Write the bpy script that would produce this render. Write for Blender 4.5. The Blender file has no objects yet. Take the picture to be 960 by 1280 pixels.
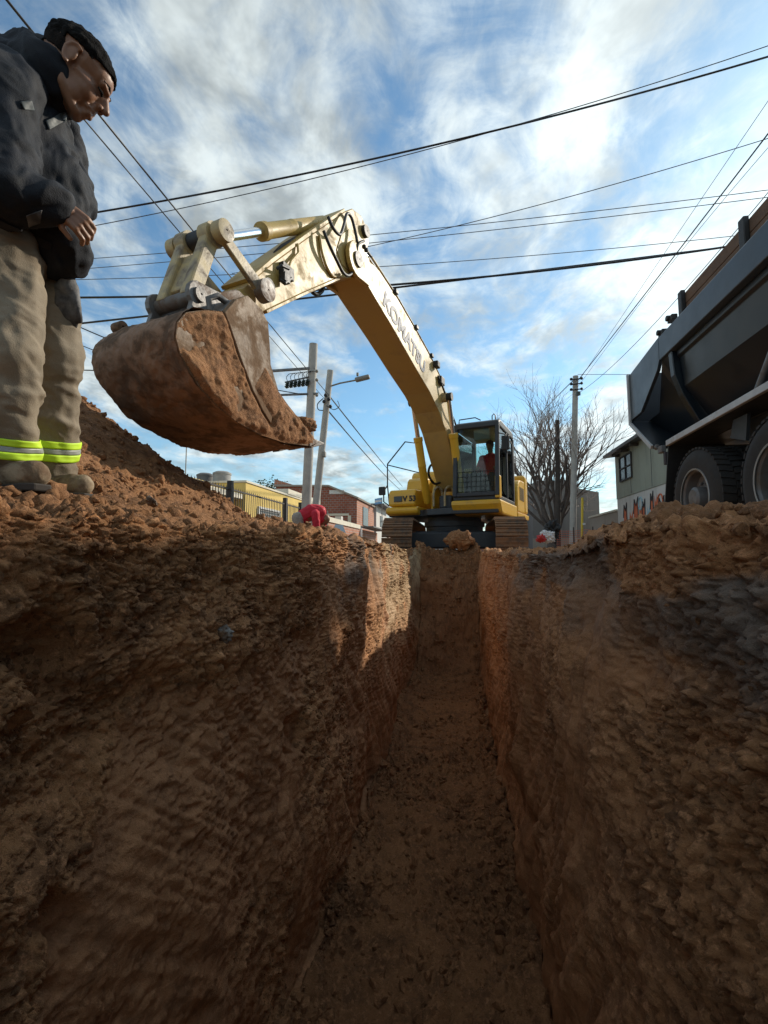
import bpy, bmesh, math, random
import numpy as np
from mathutils import Vector, Matrix

# ------------------------------------------------------------------ camera, sky, sun, exposure
scene = bpy.context.scene
col = scene.collection
FPX, PIT, YAW = 600.0, math.atan(50 / 600), math.radians(9)
cam_d = bpy.data.cameras.new('camera')
cam = bpy.data.objects.new('camera', cam_d)
col.objects.link(cam)
cam_d.sensor_fit = 'HORIZONTAL'
cam_d.sensor_width = 36
cam_d.lens = 36 * FPX / 960
cam_d.clip_start = 0.02
cam_d.clip_end = 5000
cam.rotation_euler = (math.pi / 2 + PIT, 0, YAW)
scene.camera = cam

SUN_AZ, SUN_EL = math.radians(45), math.radians(30)      # azimuth clockwise from +Y
SUN = Vector((math.sin(SUN_AZ) * math.cos(SUN_EL), math.cos(SUN_AZ) * math.cos(SUN_EL), math.sin(SUN_EL)))
sun_d = bpy.data.lights.new('sun', 'SUN')
sun_d.energy = 2.0
sun_d.angle = math.radians(1.5)
sun_d.color = (1.0, 0.90, 0.76)
sun_o = bpy.data.objects.new('sun', sun_d)
col.objects.link(sun_o)
sun_o.rotation_euler = (-SUN).to_track_quat('-Z', 'Y').to_euler()
sun_o.location = SUN * 60

scene.view_settings.view_transform = 'Standard'
scene.view_settings.look = 'None'
scene.view_settings.gamma = 1
scene.view_settings.use_curve_mapping = False
scene.view_settings.exposure = 1.08
try:
    scene.cycles.use_denoising = True
    scene.cycles.denoising_prefilter = 'NONE'
    scene.cycles.max_bounces = 8
    scene.cycles.diffuse_bounces = 6
    scene.cycles.glossy_bounces = 3
    scene.cycles.transparent_max_bounces = 8
except Exception:
    pass

world = bpy.data.worlds.new('World')
scene.world = world
world.use_nodes = True
wt = world.node_tree
wt.nodes.clear()


class NT:
    """small node helper: n('Type', inputs..., props...)"""
    def __init__(s, t):
        s.t = t

    def n(s, kind, ins=None, **props):
        nd = s.t.nodes.new(kind)
        for k, v in props.items():
            setattr(nd, k, v)
        for k, v in (ins or {}).items():
            if isinstance(v, bpy.types.NodeSocket):
                s.t.links.new(v, nd.inputs[k])
            else:
                nd.inputs[k].default_value = v
        return nd

    def math(s, op, a, b=0.0, clamp=False):
        nd = s.t.nodes.new('ShaderNodeMath')
        nd.operation = op
        nd.use_clamp = clamp
        for i, v in enumerate((a, b)):
            if isinstance(v, bpy.types.NodeSocket):
                s.t.links.new(v, nd.inputs[i])
            else:
                nd.inputs[i].default_value = v
        return nd.outputs[0]

    def mix(s, f, a, b, mode='MIX'):
        nd = s.t.nodes.new('ShaderNodeMix')
        nd.data_type = 'RGBA'
        nd.blend_type = mode
        for i, v in ((0, f), (6, a), (7, b)):
            if isinstance(v, bpy.types.NodeSocket):
                s.t.links.new(v, nd.inputs[i])
            else:
                nd.inputs[i].default_value = v if i == 0 else (tuple(v) + (1,) if len(v) == 3 else v)
        return nd.outputs[2]

    def ramp(s, f, a, b):
        nd = s.t.nodes.new('ShaderNodeMapRange')
        nd.interpolation_type = 'SMOOTHSTEP'
        s.t.links.new(f, nd.inputs[0])
        nd.inputs[1].default_value = a
        nd.inputs[2].default_value = b
        return nd.outputs[0]

    def noise(s, vec, scale, detail=4, rough=0.55, dist=0.0):
        return s.n('ShaderNodeTexNoise', {'Vector': vec, 'Scale': scale, 'Detail': detail, 'Roughness': rough, 'Distortion': dist}).outputs[0]


W = NT(wt)
sky = W.n('ShaderNodeTexSky', sky_type='NISHITA', sun_disc=False, sun_elevation=SUN_EL, sun_rotation=SUN_AZ,
          altitude=30, air_density=1.0, dust_density=0.6, ozone_density=1.6)
tc = W.n('ShaderNodeTexCoord').outputs['Generated']
sep = W.n('ShaderNodeSeparateXYZ', {0: tc})
zz = W.math('ADD', W.math('MAXIMUM', sep.outputs[2], 0.0), 0.13)
cx_ = W.math('DIVIDE', sep.outputs[0], zz)
cy_ = W.math('DIVIDE', sep.outputs[1], zz)
cv = W.n('ShaderNodeCombineXYZ', {0: cx_, 1: cy_, 2: 0.0}).outputs[0]
# streaky altocumulus sheet: stretched across the wind
rot = W.n('ShaderNodeMapping', {'Vector': cv, 'Rotation': (0, 0, math.radians(24)), 'Scale': (1.1, 0.85, 1.0), 'Location': (3.35, 1.7, 0)}).outputs[0]
big = W.noise(rot, 1.05, 2, 0.5, 0.35)
mid = W.noise(rot, 2.9, 8, 0.60, 0.6)
fin = W.noise(rot, 9.0, 6, 0.62, 0.8)
den = W.math('ADD', W.math('ADD', W.math('MULTIPLY', big, 0.52), W.math('MULTIPLY', mid, 0.42)), W.math('MULTIPLY', fin, 0.18))
cov = W.ramp(den, 0.472, 0.645)
low = W.ramp(sep.outputs[2], 0.30, 0.02)                    # clouds close up towards the horizon
cov = W.math('MAXIMUM', cov, W.math('MULTIPLY', low, W.ramp(den, 0.40, 0.56)))
sdot = W.n('ShaderNodeVectorMath', {0: tc, 1: tuple(SUN)}, operation='DOT_PRODUCT').outputs['Value']
glow = W.math('POWER', W.math('MAXIMUM', sdot, 0.0), 5.0)
shade = W.noise(rot, 4.2, 5, 0.6, 0.3)
bright = W.math('ADD', W.math('MULTIPLY', W.ramp(shade, 0.34, 0.66), 2.1), 1.65)
bright = W.math('ADD', bright, W.math('MULTIPLY', glow, 2.2))
cl = W.n('ShaderNodeVectorMath', {0: (0.90, 0.985, 0.975), 3: bright}, operation='SCALE').outputs[0]
# thin veil brightening towards the sun even where the sky is open
skyc = W.n('ShaderNodeVectorMath', {0: sky.outputs[0], 1: (0.47, 0.62, 0.63)}, operation='MULTIPLY').outputs[0]
cmix = W.mix(W.math('MULTIPLY', cov, 0.90), skyc, cl)
bg = W.n('ShaderNodeBackground', {'Color': cmix, 'Strength': 0.126})
W.t.links.new(bg.outputs[0], W.n('ShaderNodeOutputWorld').inputs[0])

# ------------------------------------------------------------------ geometry helpers
random.seed(7)
rng = np.random.default_rng(11)


def ray(px, py):
    v = np.array([(px - 480) / FPX, 1.0, (640 - py) / FPX])
    c, s = math.cos(PIT), math.sin(PIT)
    v = np.array([v[0], v[1] * c - v[2] * s, v[1] * s + v[2] * c])
    c, s = math.cos(YAW), math.sin(YAW)
    return np.array([v[0] * c - v[1] * s, v[0] * s + v[1] * c, v[2]])


def U(px, py, d):
    return Vector(ray(px, py) * d)


def tag(o, label=None, cat=None, group=None, kind=None):
    if label: o['label'] = label
    if cat: o['category'] = cat
    if group: o['group'] = group
    if kind: o['kind'] = kind
    return o


def thing(name, loc, label, cat, group=None, rz=0):
    o = bpy.data.objects.new(name, None)
    o.empty_display_size = 0.2
    o.location = loc
    o.rotation_euler = (0, 0, rz)
    col.objects.link(o)
    return tag(o, label, cat, group)


def linkmesh(name, me, mat, parent=None):
    o = bpy.data.objects.new(name, me)
    col.objects.link(o)
    if mat is not None and not me.materials:
        me.materials.append(mat)
    if parent is not None:
        o.parent = parent
    return o


def frame(d):
    d = Vector(d).normalized()
    a = Vector((0, 0, 1)) if abs(d.z) < 0.9 else Vector((1, 0, 0))
    x = a.cross(d).normalized()
    return x, d.cross(x).normalized(), d


class MB:
    def __init__(s, M=None):
        s.v, s.f, s.M = [], [], M

    def add(s, vs, fs):
        b = len(s.v)
        for p in vs:
            p = Vector(p)
            s.v.append(s.M @ p if s.M else p)
        s.f += [tuple(b + i for i in q) for q in fs]
        return s

    def box(s, c, size, ax=None):
        c = Vector(c)
        x, y, z = ax if ax else (Vector((1, 0, 0)), Vector((0, 1, 0)), Vector((0, 0, 1)))
        vs = [c + x * (i * size[0] / 2) + y * (j * size[1] / 2) + z * (k * size[2] / 2)
              for i in (-1, 1) for j in (-1, 1) for k in (-1, 1)]
        return s.add(vs, [(0, 1, 3, 2), (4, 6, 7, 5), (0, 4, 5, 1), (2, 3, 7, 6), (0, 2, 6, 4), (1, 5, 7, 3)])

    def bar(s, a, b, w, h, up=(0, 0, 1)):
        a, b = Vector(a), Vector(b)
        d = (b - a).normalized()
        x = d.cross(Vector(up))
        if x.length < 1e-4: x = d.cross(Vector((1, 0, 0)))
        x.normalize()
        y = x.cross(d)
        return s.box((a + b) / 2, (w, (b - a).length, h), (x, d, y))

    def prism(s, A, B):
        n = len(A)
        return s.add(list(A) + list(B), [tuple(range(n - 1, -1, -1)), tuple(range(n, 2 * n))] +
                     [(i, (i + 1) % n, n + (i + 1) % n, n + i) for i in range(n)])

    def tube(s, pts, r, n=8, caps=True):
        pts = [Vector(p) for p in pts]
        rs = r if isinstance(r, (list, tuple)) else [r] * len(pts)
        vs, fs = [], []
        px = None
        for i, p in enumerate(pts):
            d = (pts[min(i + 1, len(pts) - 1)] - pts[max(i - 1, 0)])
            if d.length < 1e-9: d = Vector((0, 0, 1))
            d.normalize()
            if px is None:
                px = frame(d)[0]
            px = (px - d * px.dot(d))
            px = px.normalized() if px.length > 1e-6 else frame(d)[0]
            py = d.cross(px)
            for k in range(n):
                a = 2 * math.pi * k / n
                vs.append(p + (px * math.cos(a) + py * math.sin(a)) * rs[i])
        for i in range(len(pts) - 1):
            for k in range(n):
                k2 = (k + 1) % n
                fs.append((i * n + k, i * n + k2, (i + 1) * n + k2, (i + 1) * n + k))
        if caps:
            fs.append(tuple(range(n - 1, -1, -1)))
            fs.append(tuple((len(pts) - 1) * n + k for k in range(n)))
        return s.add(vs, fs)

    def lathe(s, o, axis, prof, n=32):
        """prof: (radius, distance along axis)"""
        o = Vector(o)
        x, y, d = frame(axis)
        vs, fs = [], []
        for r, h in prof:
            for k in range(n):
                a = 2 * math.pi * k / n
                vs.append(o + d * h + (x * math.cos(a) + y * math.sin(a)) * max(r, 1e-4))
        for i in range(len(prof) - 1):
            for k in range(n):
                k2 = (k + 1) % n
                fs.append((i * n + k, i * n + k2, (i + 1) * n + k2, (i + 1) * n + k))
        return s.add(vs, fs)

    def ball(s, c, r, R=None, n=12, m=8):
        c = Vector(c)
        r = (r, r, r) if not isinstance(r, (tuple, list)) else r
        vs = [Vector((0, 0, r[2]))]
        for i in range(1, m):
            t = math.pi * i / m
            for k in range(n):
                a = 2 * math.pi * k / n
                vs.append(Vector((r[0] * math.sin(t) * math.cos(a), r[1] * math.sin(t) * math.sin(a), r[2] * math.cos(t))))
        vs.append(Vector((0, 0, -r[2])))
        fs = [(0, 1 + k, 1 + (k + 1) % n) for k in range(n)]
        for i in range(m - 2):
            for k in range(n):
                a, b = 1 + i * n + k, 1 + i * n + (k + 1) % n
                fs.append((a, a + n, b + n, b))
        L = len(vs) - 1
        fs += [(L, L - n + (k + 1) % n, L - n + k) for k in range(n)]
        return s.add([c + (R @ v if R else v) for v in vs], fs)

    def cap(s, a, b, r0, r1, n=12):
        """tapered capsule"""
        a, b = Vector(a), Vector(b)
        d = (b - a)
        L = d.length
        prof = []
        for i in range(5):
            t = math.pi / 2 * (i / 4 - 1)
            prof.append((r0 * math.cos(t), r0 * math.sin(t)))
        for i in range(5):
            t = math.pi / 2 * i / 4
            prof.append((r1 * math.cos(t), L + r1 * math.sin(t)))
        s.lathe(a, d, prof, n)
        b0 = len(s.v) - 10 * n
        s.f.append(tuple(b0 + k for k in range(n - 1, -1, -1)))
        s.f.append(tuple(len(s.v) - n + k for k in range(n)))
        return s

    def mesh(s, name, smooth=False, recalc=True):
        me = bpy.data.meshes.new(name)
        me.from_pydata([tuple(v) for v in s.v], [], s.f)
        if recalc:
            bm = bmesh.new()
            bm.from_mesh(me)
            bmesh.ops.recalc_face_normals(bm, faces=bm.faces)
            bm.to_mesh(me)
            bm.free()
        if smooth:
            me.polygons.foreach_set('use_smooth', [True] * len(me.polygons))
            me.set_sharp_from_angle(angle=math.radians(smooth if smooth is not True else 40))
        return me

    def build(s, name, mat, parent=None, smooth=False, bevel=0, seg=2):
        me = s.mesh(name, smooth)
        o = linkmesh(name, me, mat, parent)
        if bevel:
            m = o.modifiers.new('bevel', 'BEVEL')
            m.width = bevel
            m.segments = seg
            m.limit_method = 'ANGLE'
            m.angle_limit = math.radians(35)
        return o


# ---- vector noise on numpy arrays
_T = rng.random(65536).astype(np.float32) * 2 - 1
_J = rng.random((65536, 3)).astype(np.float32)


def _hash(i, seed):
    return ((i[..., 0] * 73856093) ^ (i[..., 1] * 19349663) ^ (i[..., 2] * 83492791) ^ (seed * 2654435)) & 65535


def vn(p, seed=0):
    p = np.asarray(p, np.float32)
    i = np.floor(p).astype(np.int64)
    f = p - i
    u = f * f * (3 - 2 * f)
    out = 0
    for dx in (0, 1):
        wx = u[..., 0] if dx else 1 - u[..., 0]
        for dy in (0, 1):
            wy = u[..., 1] if dy else 1 - u[..., 1]
            for dz in (0, 1):
                wz = u[..., 2] if dz else 1 - u[..., 2]
                out = out + _T[_hash(i + np.array([dx, dy, dz]), seed)] * (wx * wy * wz)
    return out


def fbm(p, o=4, seed=0, g=0.5):
    a, t, s = 1.0, 0.0, 0.0
    p = np.asarray(p, np.float32)
    for k in range(o):
        t = t + a * vn(p, seed + k)
        s += a
        a *= g
        p = p * 2.03 + 7.1
    return t / s * 1.6


def worley(p, seed=0):
    p = np.asarray(p, np.float32)
    i = np.floor(p).astype(np.int64)
    best = np.full(p.shape[:-1], 9.0, np.float32)
    for dx in (-1, 0, 1):
        for dy in (-1, 0, 1):
            for dz in (-1, 0, 1):
                c = i + np.array([dx, dy, dz])
                q = c + _J[_hash(c, seed)] - p
                best = np.minimum(best, (q * q).sum(-1))
    return np.sqrt(best)


def ss(a, b, x):
    t = np.clip((x - a) / (b - a), 0, 1)
    return t * t * (3 - 2 * t)


# ------------------------------------------------------------------ materials
def material(name):
    m = bpy.data.materials.new(name)
    m.use_nodes = True
    m.node_tree.nodes.clear()
    t = NT(m.node_tree)
    b = t.n('ShaderNodeBsdfPrincipled')
    t.t.links.new(b.outputs[0], t.n('ShaderNodeOutputMaterial').inputs[0])
    return m, t, b


def setc(t, b, key, v):
    if isinstance(v, bpy.types.NodeSocket):
        t.t.links.new(v, b.inputs[key])
    else:
        b.inputs[key].default_value = v if not isinstance(v, tuple) or len(v) == 4 else v + (1,)


def bump(t, b, h, strength=0.4, dist=0.02):
    bp = t.n('ShaderNodeBump', {'Height': h, 'Strength': strength, 'Distance': dist})
    t.t.links.new(bp.outputs[0], b.inputs['Normal'])


def simple(name, c1, c2=None, rough=0.6, scale=6, metal=0.0, bmp=0.0, bscale=60, dirt=None, dscale=3, dlo=0.5, dhi=0.7, spec=0.5, coat=0.0):
    m, t, b = material(name)
    co = t.n('ShaderNodeTexCoord').outputs['Object']
    c2 = c2 or tuple(x * 0.8 for x in c1)
    f = t.ramp(t.noise(co, scale, 5, 0.6, 0.3), 0.3, 0.7)
    c = t.mix(f, c1, c2)
    r = t.math('ADD', t.math('MULTIPLY', t.noise(co, scale * 3, 4), 0.25), rough - 0.12)
    if dirt:
        d = t.ramp(t.noise(co, dscale, 8, 0.68, 0.4), dlo, dhi)
        c = t.mix(d, c, dirt)
        r = t.math('ADD', r, t.math('MULTIPLY', d, 0.35), clamp=True)
    setc(t, b, 'Base Color', c)
    setc(t, b, 'Roughness', r)
    setc(t, b, 'Metallic', metal)
    setc(t, b, 'Specular IOR Level', spec)
    if coat: setc(t, b, 'Coat Weight', coat)
    if bmp: bump(t, b, t.noise(co, bscale, 5, 0.6), bmp, 0.01)
    return m


def soil_mat(name, attrs=False, dark=1.0):
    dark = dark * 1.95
    m, t, b = material(name)
    co = t.n('ShaderNodeTexCoord').outputs['Object']
    n1 = t.noise(co, 1.3, 4, 0.55, 0.3)
    n2 = t.noise(co, 7.0, 6, 0.65, 0.4)
    n3 = t.noise(co, 38.0, 5, 0.7)
    c = t.mix(t.ramp(n1, 0.32, 0.68), (0.235 * dark, 0.112 * dark, 0.048 * dark), (0.315 * dark, 0.156 * dark, 0.067 * dark))
    c = t.mix(t.math('MULTIPLY', t.ramp(n2, 0.46, 0.62), 0.62), c, (0.10 * dark, 0.048 * dark, 0.023 * dark))
    c = t.mix(t.math('MULTIPLY', t.ramp(n3, 0.50, 0.66), 0.75), c, (0.42 * dark, 0.212 * dark, 0.102 * dark))
    n4 = t.noise(co, 95.0, 4, 0.7)
    c = t.mix(t.math('MULTIPLY', t.ramp(n4, 0.54, 0.66), 0.45), c, (0.08 * dark, 0.038 * dark, 0.019 * dark))
    rough = 0.88
    h = t.math('ADD', t.math('MULTIPLY', t.noise(co, 42, 8, 0.78), 1.0), t.math('MULTIPLY', t.noise(co, 150, 5, 0.7), 0.5))
    if attrs:
        sm = t.n('ShaderNodeAttribute', attribute_name='smear').outputs['Fac']
        gr = t.n('ShaderNodeAttribute', attribute_name='grey').outputs['Fac']
        pa = t.n('ShaderNodeAttribute', attribute_name='pale').outputs['Fac']
        c = t.mix(t.math('MULTIPLY', sm, 0.75), c, t.mix(t.ramp(n2, 0.3, 0.7), (0.44, 0.212, 0.100), (0.31, 0.146, 0.068)))
        gcol = t.mix(t.ramp(n2, 0.35, 0.65), (0.075, 0.065, 0.058), (0.25, 0.225, 0.195))
        c = t.mix(gr, c, gcol)
        pcol = t.mix(t.ramp(n2, 0.35, 0.7), (0.52, 0.38, 0.22), (0.36, 0.235, 0.125))
        c = t.mix(pa, c, pcol)
        rough = t.math('SUBTRACT', 0.90, t.math('MULTIPLY', sm, 0.25))
        h = t.math('MULTIPLY', h, t.math('SUBTRACT', 1.0, t.math('MULTIPLY', sm, 0.7)))
    setc(t, b, 'Base Color', c)
    setc(t, b, 'Roughness', rough)
    setc(t, b, 'Specular IOR Level', 0.3)
    bump(t, b, h, 0.85, 0.018)
    return m


def brick_mat(name, c1, c2, mortar, sx=1.0):
    m, t, b = material(name)
    co = t.n('ShaderNodeTexCoord').outputs['Object']
    s = t.n('ShaderNodeSeparateXYZ', {0: co})
    uv = t.n('ShaderNodeCombineXYZ', {0: t.math('ADD', s.outputs[0], s.outputs[1]), 1: s.outputs[2], 2: 0.0}).outputs[0]
    br = t.n('ShaderNodeTexBrick', {'Vector': uv, 'Color1': c1 + (1,), 'Color2': c2 + (1,), 'Mortar': mortar + (1,), 'Scale': 1.0 * sx,
                                    'Mortar Size': 0.022, 'Brick Width': 0.36, 'Row Height': 0.19})
    n = t.ramp(t.noise(co, 1.2, 5, 0.6), 0.35, 0.75)
    setc(t, b, 'Base Color', t.mix(t.math('MULTIPLY', n, 0.45), br.outputs[0], tuple(x * 0.45 for x in c1)))
    setc(t, b, 'Roughness', 0.9)
    bump(t, b, br.outputs[1], 0.5, -0.01)
    return m


def plaster(name, c, stain, amount=0.5):
    m, t, b = material(name)
    co = t.n('ShaderNodeTexCoord').outputs['Object']
    mp = t.n('ShaderNodeMapping', {'Vector': co, 'Scale': (2.2, 2.2, 0.35)}).outputs[0]
    st = t.ramp(t.noise(mp, 1.2, 7, 0.65), 0.48, 0.78)
    bl = t.ramp(t.noise(co, 0.9, 5, 0.6), 0.35, 0.7)
    cc = t.mix(t.math('MULTIPLY', bl, 0.35), c, tuple(x * 0.75 for x in c))
    setc(t, b, 'Base Color', t.mix(t.math('MULTIPLY', st, amount), cc, stain))
    setc(t, b, 'Roughness', 0.9)
    bump(t, b, t.noise(co, 30, 5), 0.25, 0.01)
    return m


def glass_mat(name, tint, refl=0.9, clear=0.75):
    m = bpy.data.materials.new(name)
    m.use_nodes = True
    m.node_tree.nodes.clear()
    t = NT(m.node_tree)
    tr = t.n('ShaderNodeBsdfTransparent', {'Color': tint + (1,)})
    gl = t.n('ShaderNodeBsdfGlossy', {'Color': (refl, refl, refl, 1), 'Roughness': 0.03})
    fr = t.n('ShaderNodeFresnel', {'IOR': 1.5})
    f = t.math('ADD', t.math('MULTIPLY', fr.outputs[0], 1.0), 1 - clear - 0.2, clamp=True)
    mx = t.n('ShaderNodeMixShader', {0: f, 1: tr.outputs[0], 2: gl.outputs[0]})
    t.t.links.new(mx.outputs[0], t.n('ShaderNodeOutputMaterial').inputs[0])
    return m


M = {}
M['soil'] = soil_mat('soil', True)
M['soil_dark'] = soil_mat('dark_soil', True, 0.56)  # darker soil tone for the heap, left bank and trench floor
M['clod'] = soil_mat('soil_clods', False, 0.62)
M['mud'] = soil_mat('mud_on_steel', False, 0.66)
M['concrete_chunk'] = simple('concrete_rubble', (0.27, 0.25, 0.225), (0.16, 0.145, 0.13), 0.9, 9, bmp=0.6, bscale=40, dirt=(0.14, 0.075, 0.036), dscale=9, dlo=0.42, dhi=0.60)
M['street'] = simple('street_ground', (0.13, 0.115, 0.10), (0.17, 0.15, 0.13), 0.9, 1.5, bmp=0.3)
YEL = (0.72, 0.42, 0.035)
M['yellow'] = simple('yellow_machine_paint', YEL, (0.72, 0.41, 0.03), 0.36, 1.5, dirt=(0.26, 0.17, 0.085), dscale=2.6, dlo=0.56, dhi=0.85, coat=0.15)
M['yellow_worn'] = simple('faded_dusty_yellow_paint', (0.52, 0.36, 0.105), (0.46, 0.30, 0.075), 0.48, 2.5, dirt=(0.27, 0.18, 0.09), dscale=4.0, dlo=0.48, dhi=0.75, bmp=0.05)
M['yellow_boom'] = simple('dusty_yellow_boom_paint', (0.54, 0.37, 0.115), (0.50, 0.35, 0.13), 0.48, 1.5, dirt=(0.34, 0.235, 0.12), dscale=3.0, dlo=0.5, dhi=0.85)
M['yellow_arm_steel'] = simple('worn_linkage_steel', (0.50, 0.38, 0.17), (0.24, 0.20, 0.15), 0.5, 6, dirt=(0.14, 0.09, 0.05), dscale=6, dlo=0.5, dhi=0.7, bmp=0.15)
M['steel'] = simple('worn_grey_steel', (0.22, 0.21, 0.20), (0.13, 0.12, 0.11), 0.5, 5, metal=0.35, dirt=(0.15, 0.088, 0.05), dscale=4, dlo=0.45, dhi=0.68, bmp=0.3, bscale=25)
M['bucket'] = simple('muddy_bucket_steel', (0.21, 0.118, 0.068), (0.27, 0.155, 0.09), 0.75, 4, dirt=(0.11, 0.066, 0.04), dscale=5, dlo=0.42, dhi=0.62, bmp=0.7, bscale=22)
M['bucket_side'] = simple('scoured_bucket_side', (0.27, 0.178, 0.105), (0.34, 0.235, 0.145), 0.65, 7, dirt=(0.21, 0.125, 0.068), dscale=3.2, dlo=0.40, dhi=0.56, bmp=0.8, bscale=18)
M['track'] = simple('muddy_track_steel', (0.12, 0.095, 0.075), (0.07, 0.06, 0.05), 0.75, 6, dirt=(0.27, 0.155, 0.085), dscale=3.2, dlo=0.34, dhi=0.54, bmp=0.5, bscale=25)
M['dark'] = simple('dark_chassis_paint', (0.022, 0.027, 0.034), (0.035, 0.04, 0.045), 0.5, 3, dirt=(0.10, 0.075, 0.055), dscale=4, dlo=0.58, dhi=0.85)
M['black'] = simple('black_rubber_hose', (0.014, 0.014, 0.015), (0.022, 0.022, 0.022), 0.55, 8)
M['chrome'] = simple('chromed_rod', (0.82, 0.83, 0.85), (0.78, 0.79, 0.80), 0.14, 3, metal=1.0)
M['glass'] = glass_mat('cab_glass', (0.80, 0.90, 0.88), 0.8, 0.80)
M['glass_dark'] = simple('dark_window_glass', (0.02, 0.025, 0.03), (0.03, 0.035, 0.045), 0.15, 2)
M['navy_letters'] = simple('blue_grey_lettering', (0.055, 0.075, 0.13), (0.10, 0.12, 0.16), 0.6, 20)
M['black_letters'] = simple('black_lettering', (0.012, 0.012, 0.012), rough=0.5)
M['truck'] = simple('dark_blue_black_truck_paint', (0.005, 0.010, 0.016), (0.007, 0.012, 0.018), 0.34, 1.5, dirt=(0.014, 0.015, 0.017), dscale=2.2, dlo=0.6, dhi=1.0, coat=0.0)
M['truck_rail'] = simple('blue_grey_truck_rail', (0.026, 0.040, 0.056), (0.034, 0.048, 0.064), 0.34, 2, dirt=(0.06, 0.058, 0.052), dscale=3, dlo=0.6, dhi=0.95)
M['silver'] = simple('pale_aluminium_strip', (0.52, 0.52, 0.51), (0.42, 0.42, 0.42), 0.42, 4, metal=0.2, dirt=(0.25, 0.2, 0.15), dscale=5, dlo=0.55, dhi=0.8)
M['board'] = simple('weathered_brown_boards', (0.17, 0.105, 0.066), (0.12, 0.075, 0.05), 0.85, 5, bmp=0.3)
M['tyre'] = simple('dusty_tyre_rubber', (0.022, 0.021, 0.020), (0.03, 0.028, 0.026), 0.8, 5, dirt=(0.06, 0.048, 0.036), dscale=4, dlo=0.5, dhi=0.85, bmp=0.2)
M['rim'] = simple('dusty_steel_rim', (0.20, 0.20, 0.20), (0.13, 0.125, 0.12), 0.5, 5, metal=0.3, dirt=(0.16, 0.115, 0.08), dscale=5, dlo=0.5, dhi=0.75)
M['rim_edge'] = simple('bright_rim_edge', (0.34, 0.34, 0.34), (0.24, 0.24, 0.24), 0.4, 4, metal=0.6)
M['concrete'] = simple('pole_concrete', (0.47, 0.45, 0.41), (0.38, 0.36, 0.33), 0.85, 3, bmp=0.25, dirt=(0.25, 0.23, 0.21), dscale=2, dlo=0.55, dhi=0.85)
M['wood'] = simple('dark_tarred_wood', (0.045, 0.035, 0.03), (0.07, 0.055, 0.045), 0.85, 6, bmp=0.3)
M['cable'] = simple('black_cable', (0.012, 0.013, 0.016), (0.02, 0.02, 0.024), 0.5, 3)
M['thin_cable'] = simple('grey_wire', (0.11, 0.12, 0.14), (0.09, 0.10, 0.12), 0.5, 3)
M['iron'] = simple('dark_iron_fence', (0.035, 0.032, 0.03), (0.05, 0.04, 0.035), 0.7, 5)
M['yellow_wall'] = plaster('yellow_painted_wall', (0.72, 0.52, 0.16), (0.40, 0.32, 0.16), 0.35)
M['cream'] = plaster('cream_parapet', (0.70, 0.64, 0.52), (0.4, 0.37, 0.32), 0.4)
M['green_wall'] = plaster('grey_green_wall', (0.33, 0.345, 0.28), (0.15, 0.155, 0.13), 0.5)
M['white_wall'] = plaster('dirty_white_wall', (0.62, 0.59, 0.55), (0.30, 0.27, 0.24), 0.5)
M['grey_wall'] = plaster('bare_cement_wall', (0.20, 0.19, 0.18), (0.12, 0.115, 0.11), 0.6)
M['tan_wall'] = plaster('tan_cement_wall', (0.36, 0.31, 0.26), (0.22, 0.19, 0.16), 0.6)
M['brick'] = brick_mat('red_hollow_brick', (0.36, 0.105, 0.062), (0.28, 0.085, 0.052), (0.30, 0.25, 0.22))
M['brick_pale'] = brick_mat('orange_brick', (0.50, 0.20, 0.11), (0.42, 0.16, 0.09), (0.40, 0.34, 0.3))
M['roof'] = simple('dark_sheet_roof', (0.10, 0.10, 0.105), (0.14, 0.135, 0.13), 0.7, 3)
M['white_paint'] = simple('white_paint', (0.74, 0.73, 0.70), (0.62, 0.61, 0.58), 0.6, 4)
M['graf_red'] = simple('orange_red_spray_paint', (0.55, 0.11, 0.045), (0.62, 0.17, 0.06), 0.7, 6)
M['graf_blue'] = simple('pale_blue_spray_paint', (0.25, 0.42, 0.50), (0.35, 0.5, 0.55), 0.7, 6)
M['graf_dark'] = simple('dark_spray_paint', (0.05, 0.045, 0.05), rough=0.7)
M['orange_net'] = simple('orange_plastic_netting', (0.62, 0.13, 0.06), (0.5, 0.1, 0.05), 0.6, 4)
M['yellow_post'] = simple('yellow_gas_pipe_paint', (0.78, 0.56, 0.05), (0.7, 0.5, 0.05), 0.5, 4)
M['white_plastic'] = simple('white_plastic', (0.75, 0.75, 0.74), (0.6, 0.6, 0.62), 0.4, 12)
M['red_plastic'] = simple('red_plastic', (0.55, 0.03, 0.03), (0.45, 0.03, 0.03), 0.45, 8)
M['blue_sheet'] = simple('pale_blue_sheet', (0.42, 0.55, 0.62), (0.5, 0.6, 0.66), 0.5, 3)
M['flag_blue'] = simple('light_blue_cloth', (0.20, 0.42, 0.68), (0.22, 0.44, 0.68), 0.8, 4)
M['bark'] = simple('grey_brown_bark', (0.125, 0.10, 0.085), (0.085, 0.068, 0.06), 0.9, 9, bmp=0.4, bscale=30)
M['twig'] = simple('twig_bark', (0.30, 0.235, 0.20), (0.23, 0.18, 0.155), 0.9, 9)
M['leaf'] = simple('green_leaves', (0.045, 0.09, 0.022), (0.03, 0.06, 0.016), 0.6, 5)
M['skin'] = simple('brown_skin', (0.30, 0.155, 0.088), (0.24, 0.115, 0.064), 0.48, 14, bmp=0.06, bscale=180)
_sb = [q for q in M['skin'].node_tree.nodes if q.type == 'BSDF_PRINCIPLED'][0]
_sb.inputs['Subsurface Weight'].default_value = 0.12
_sb.inputs['Subsurface Radius'].default_value = (0.012, 0.005, 0.003)
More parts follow.
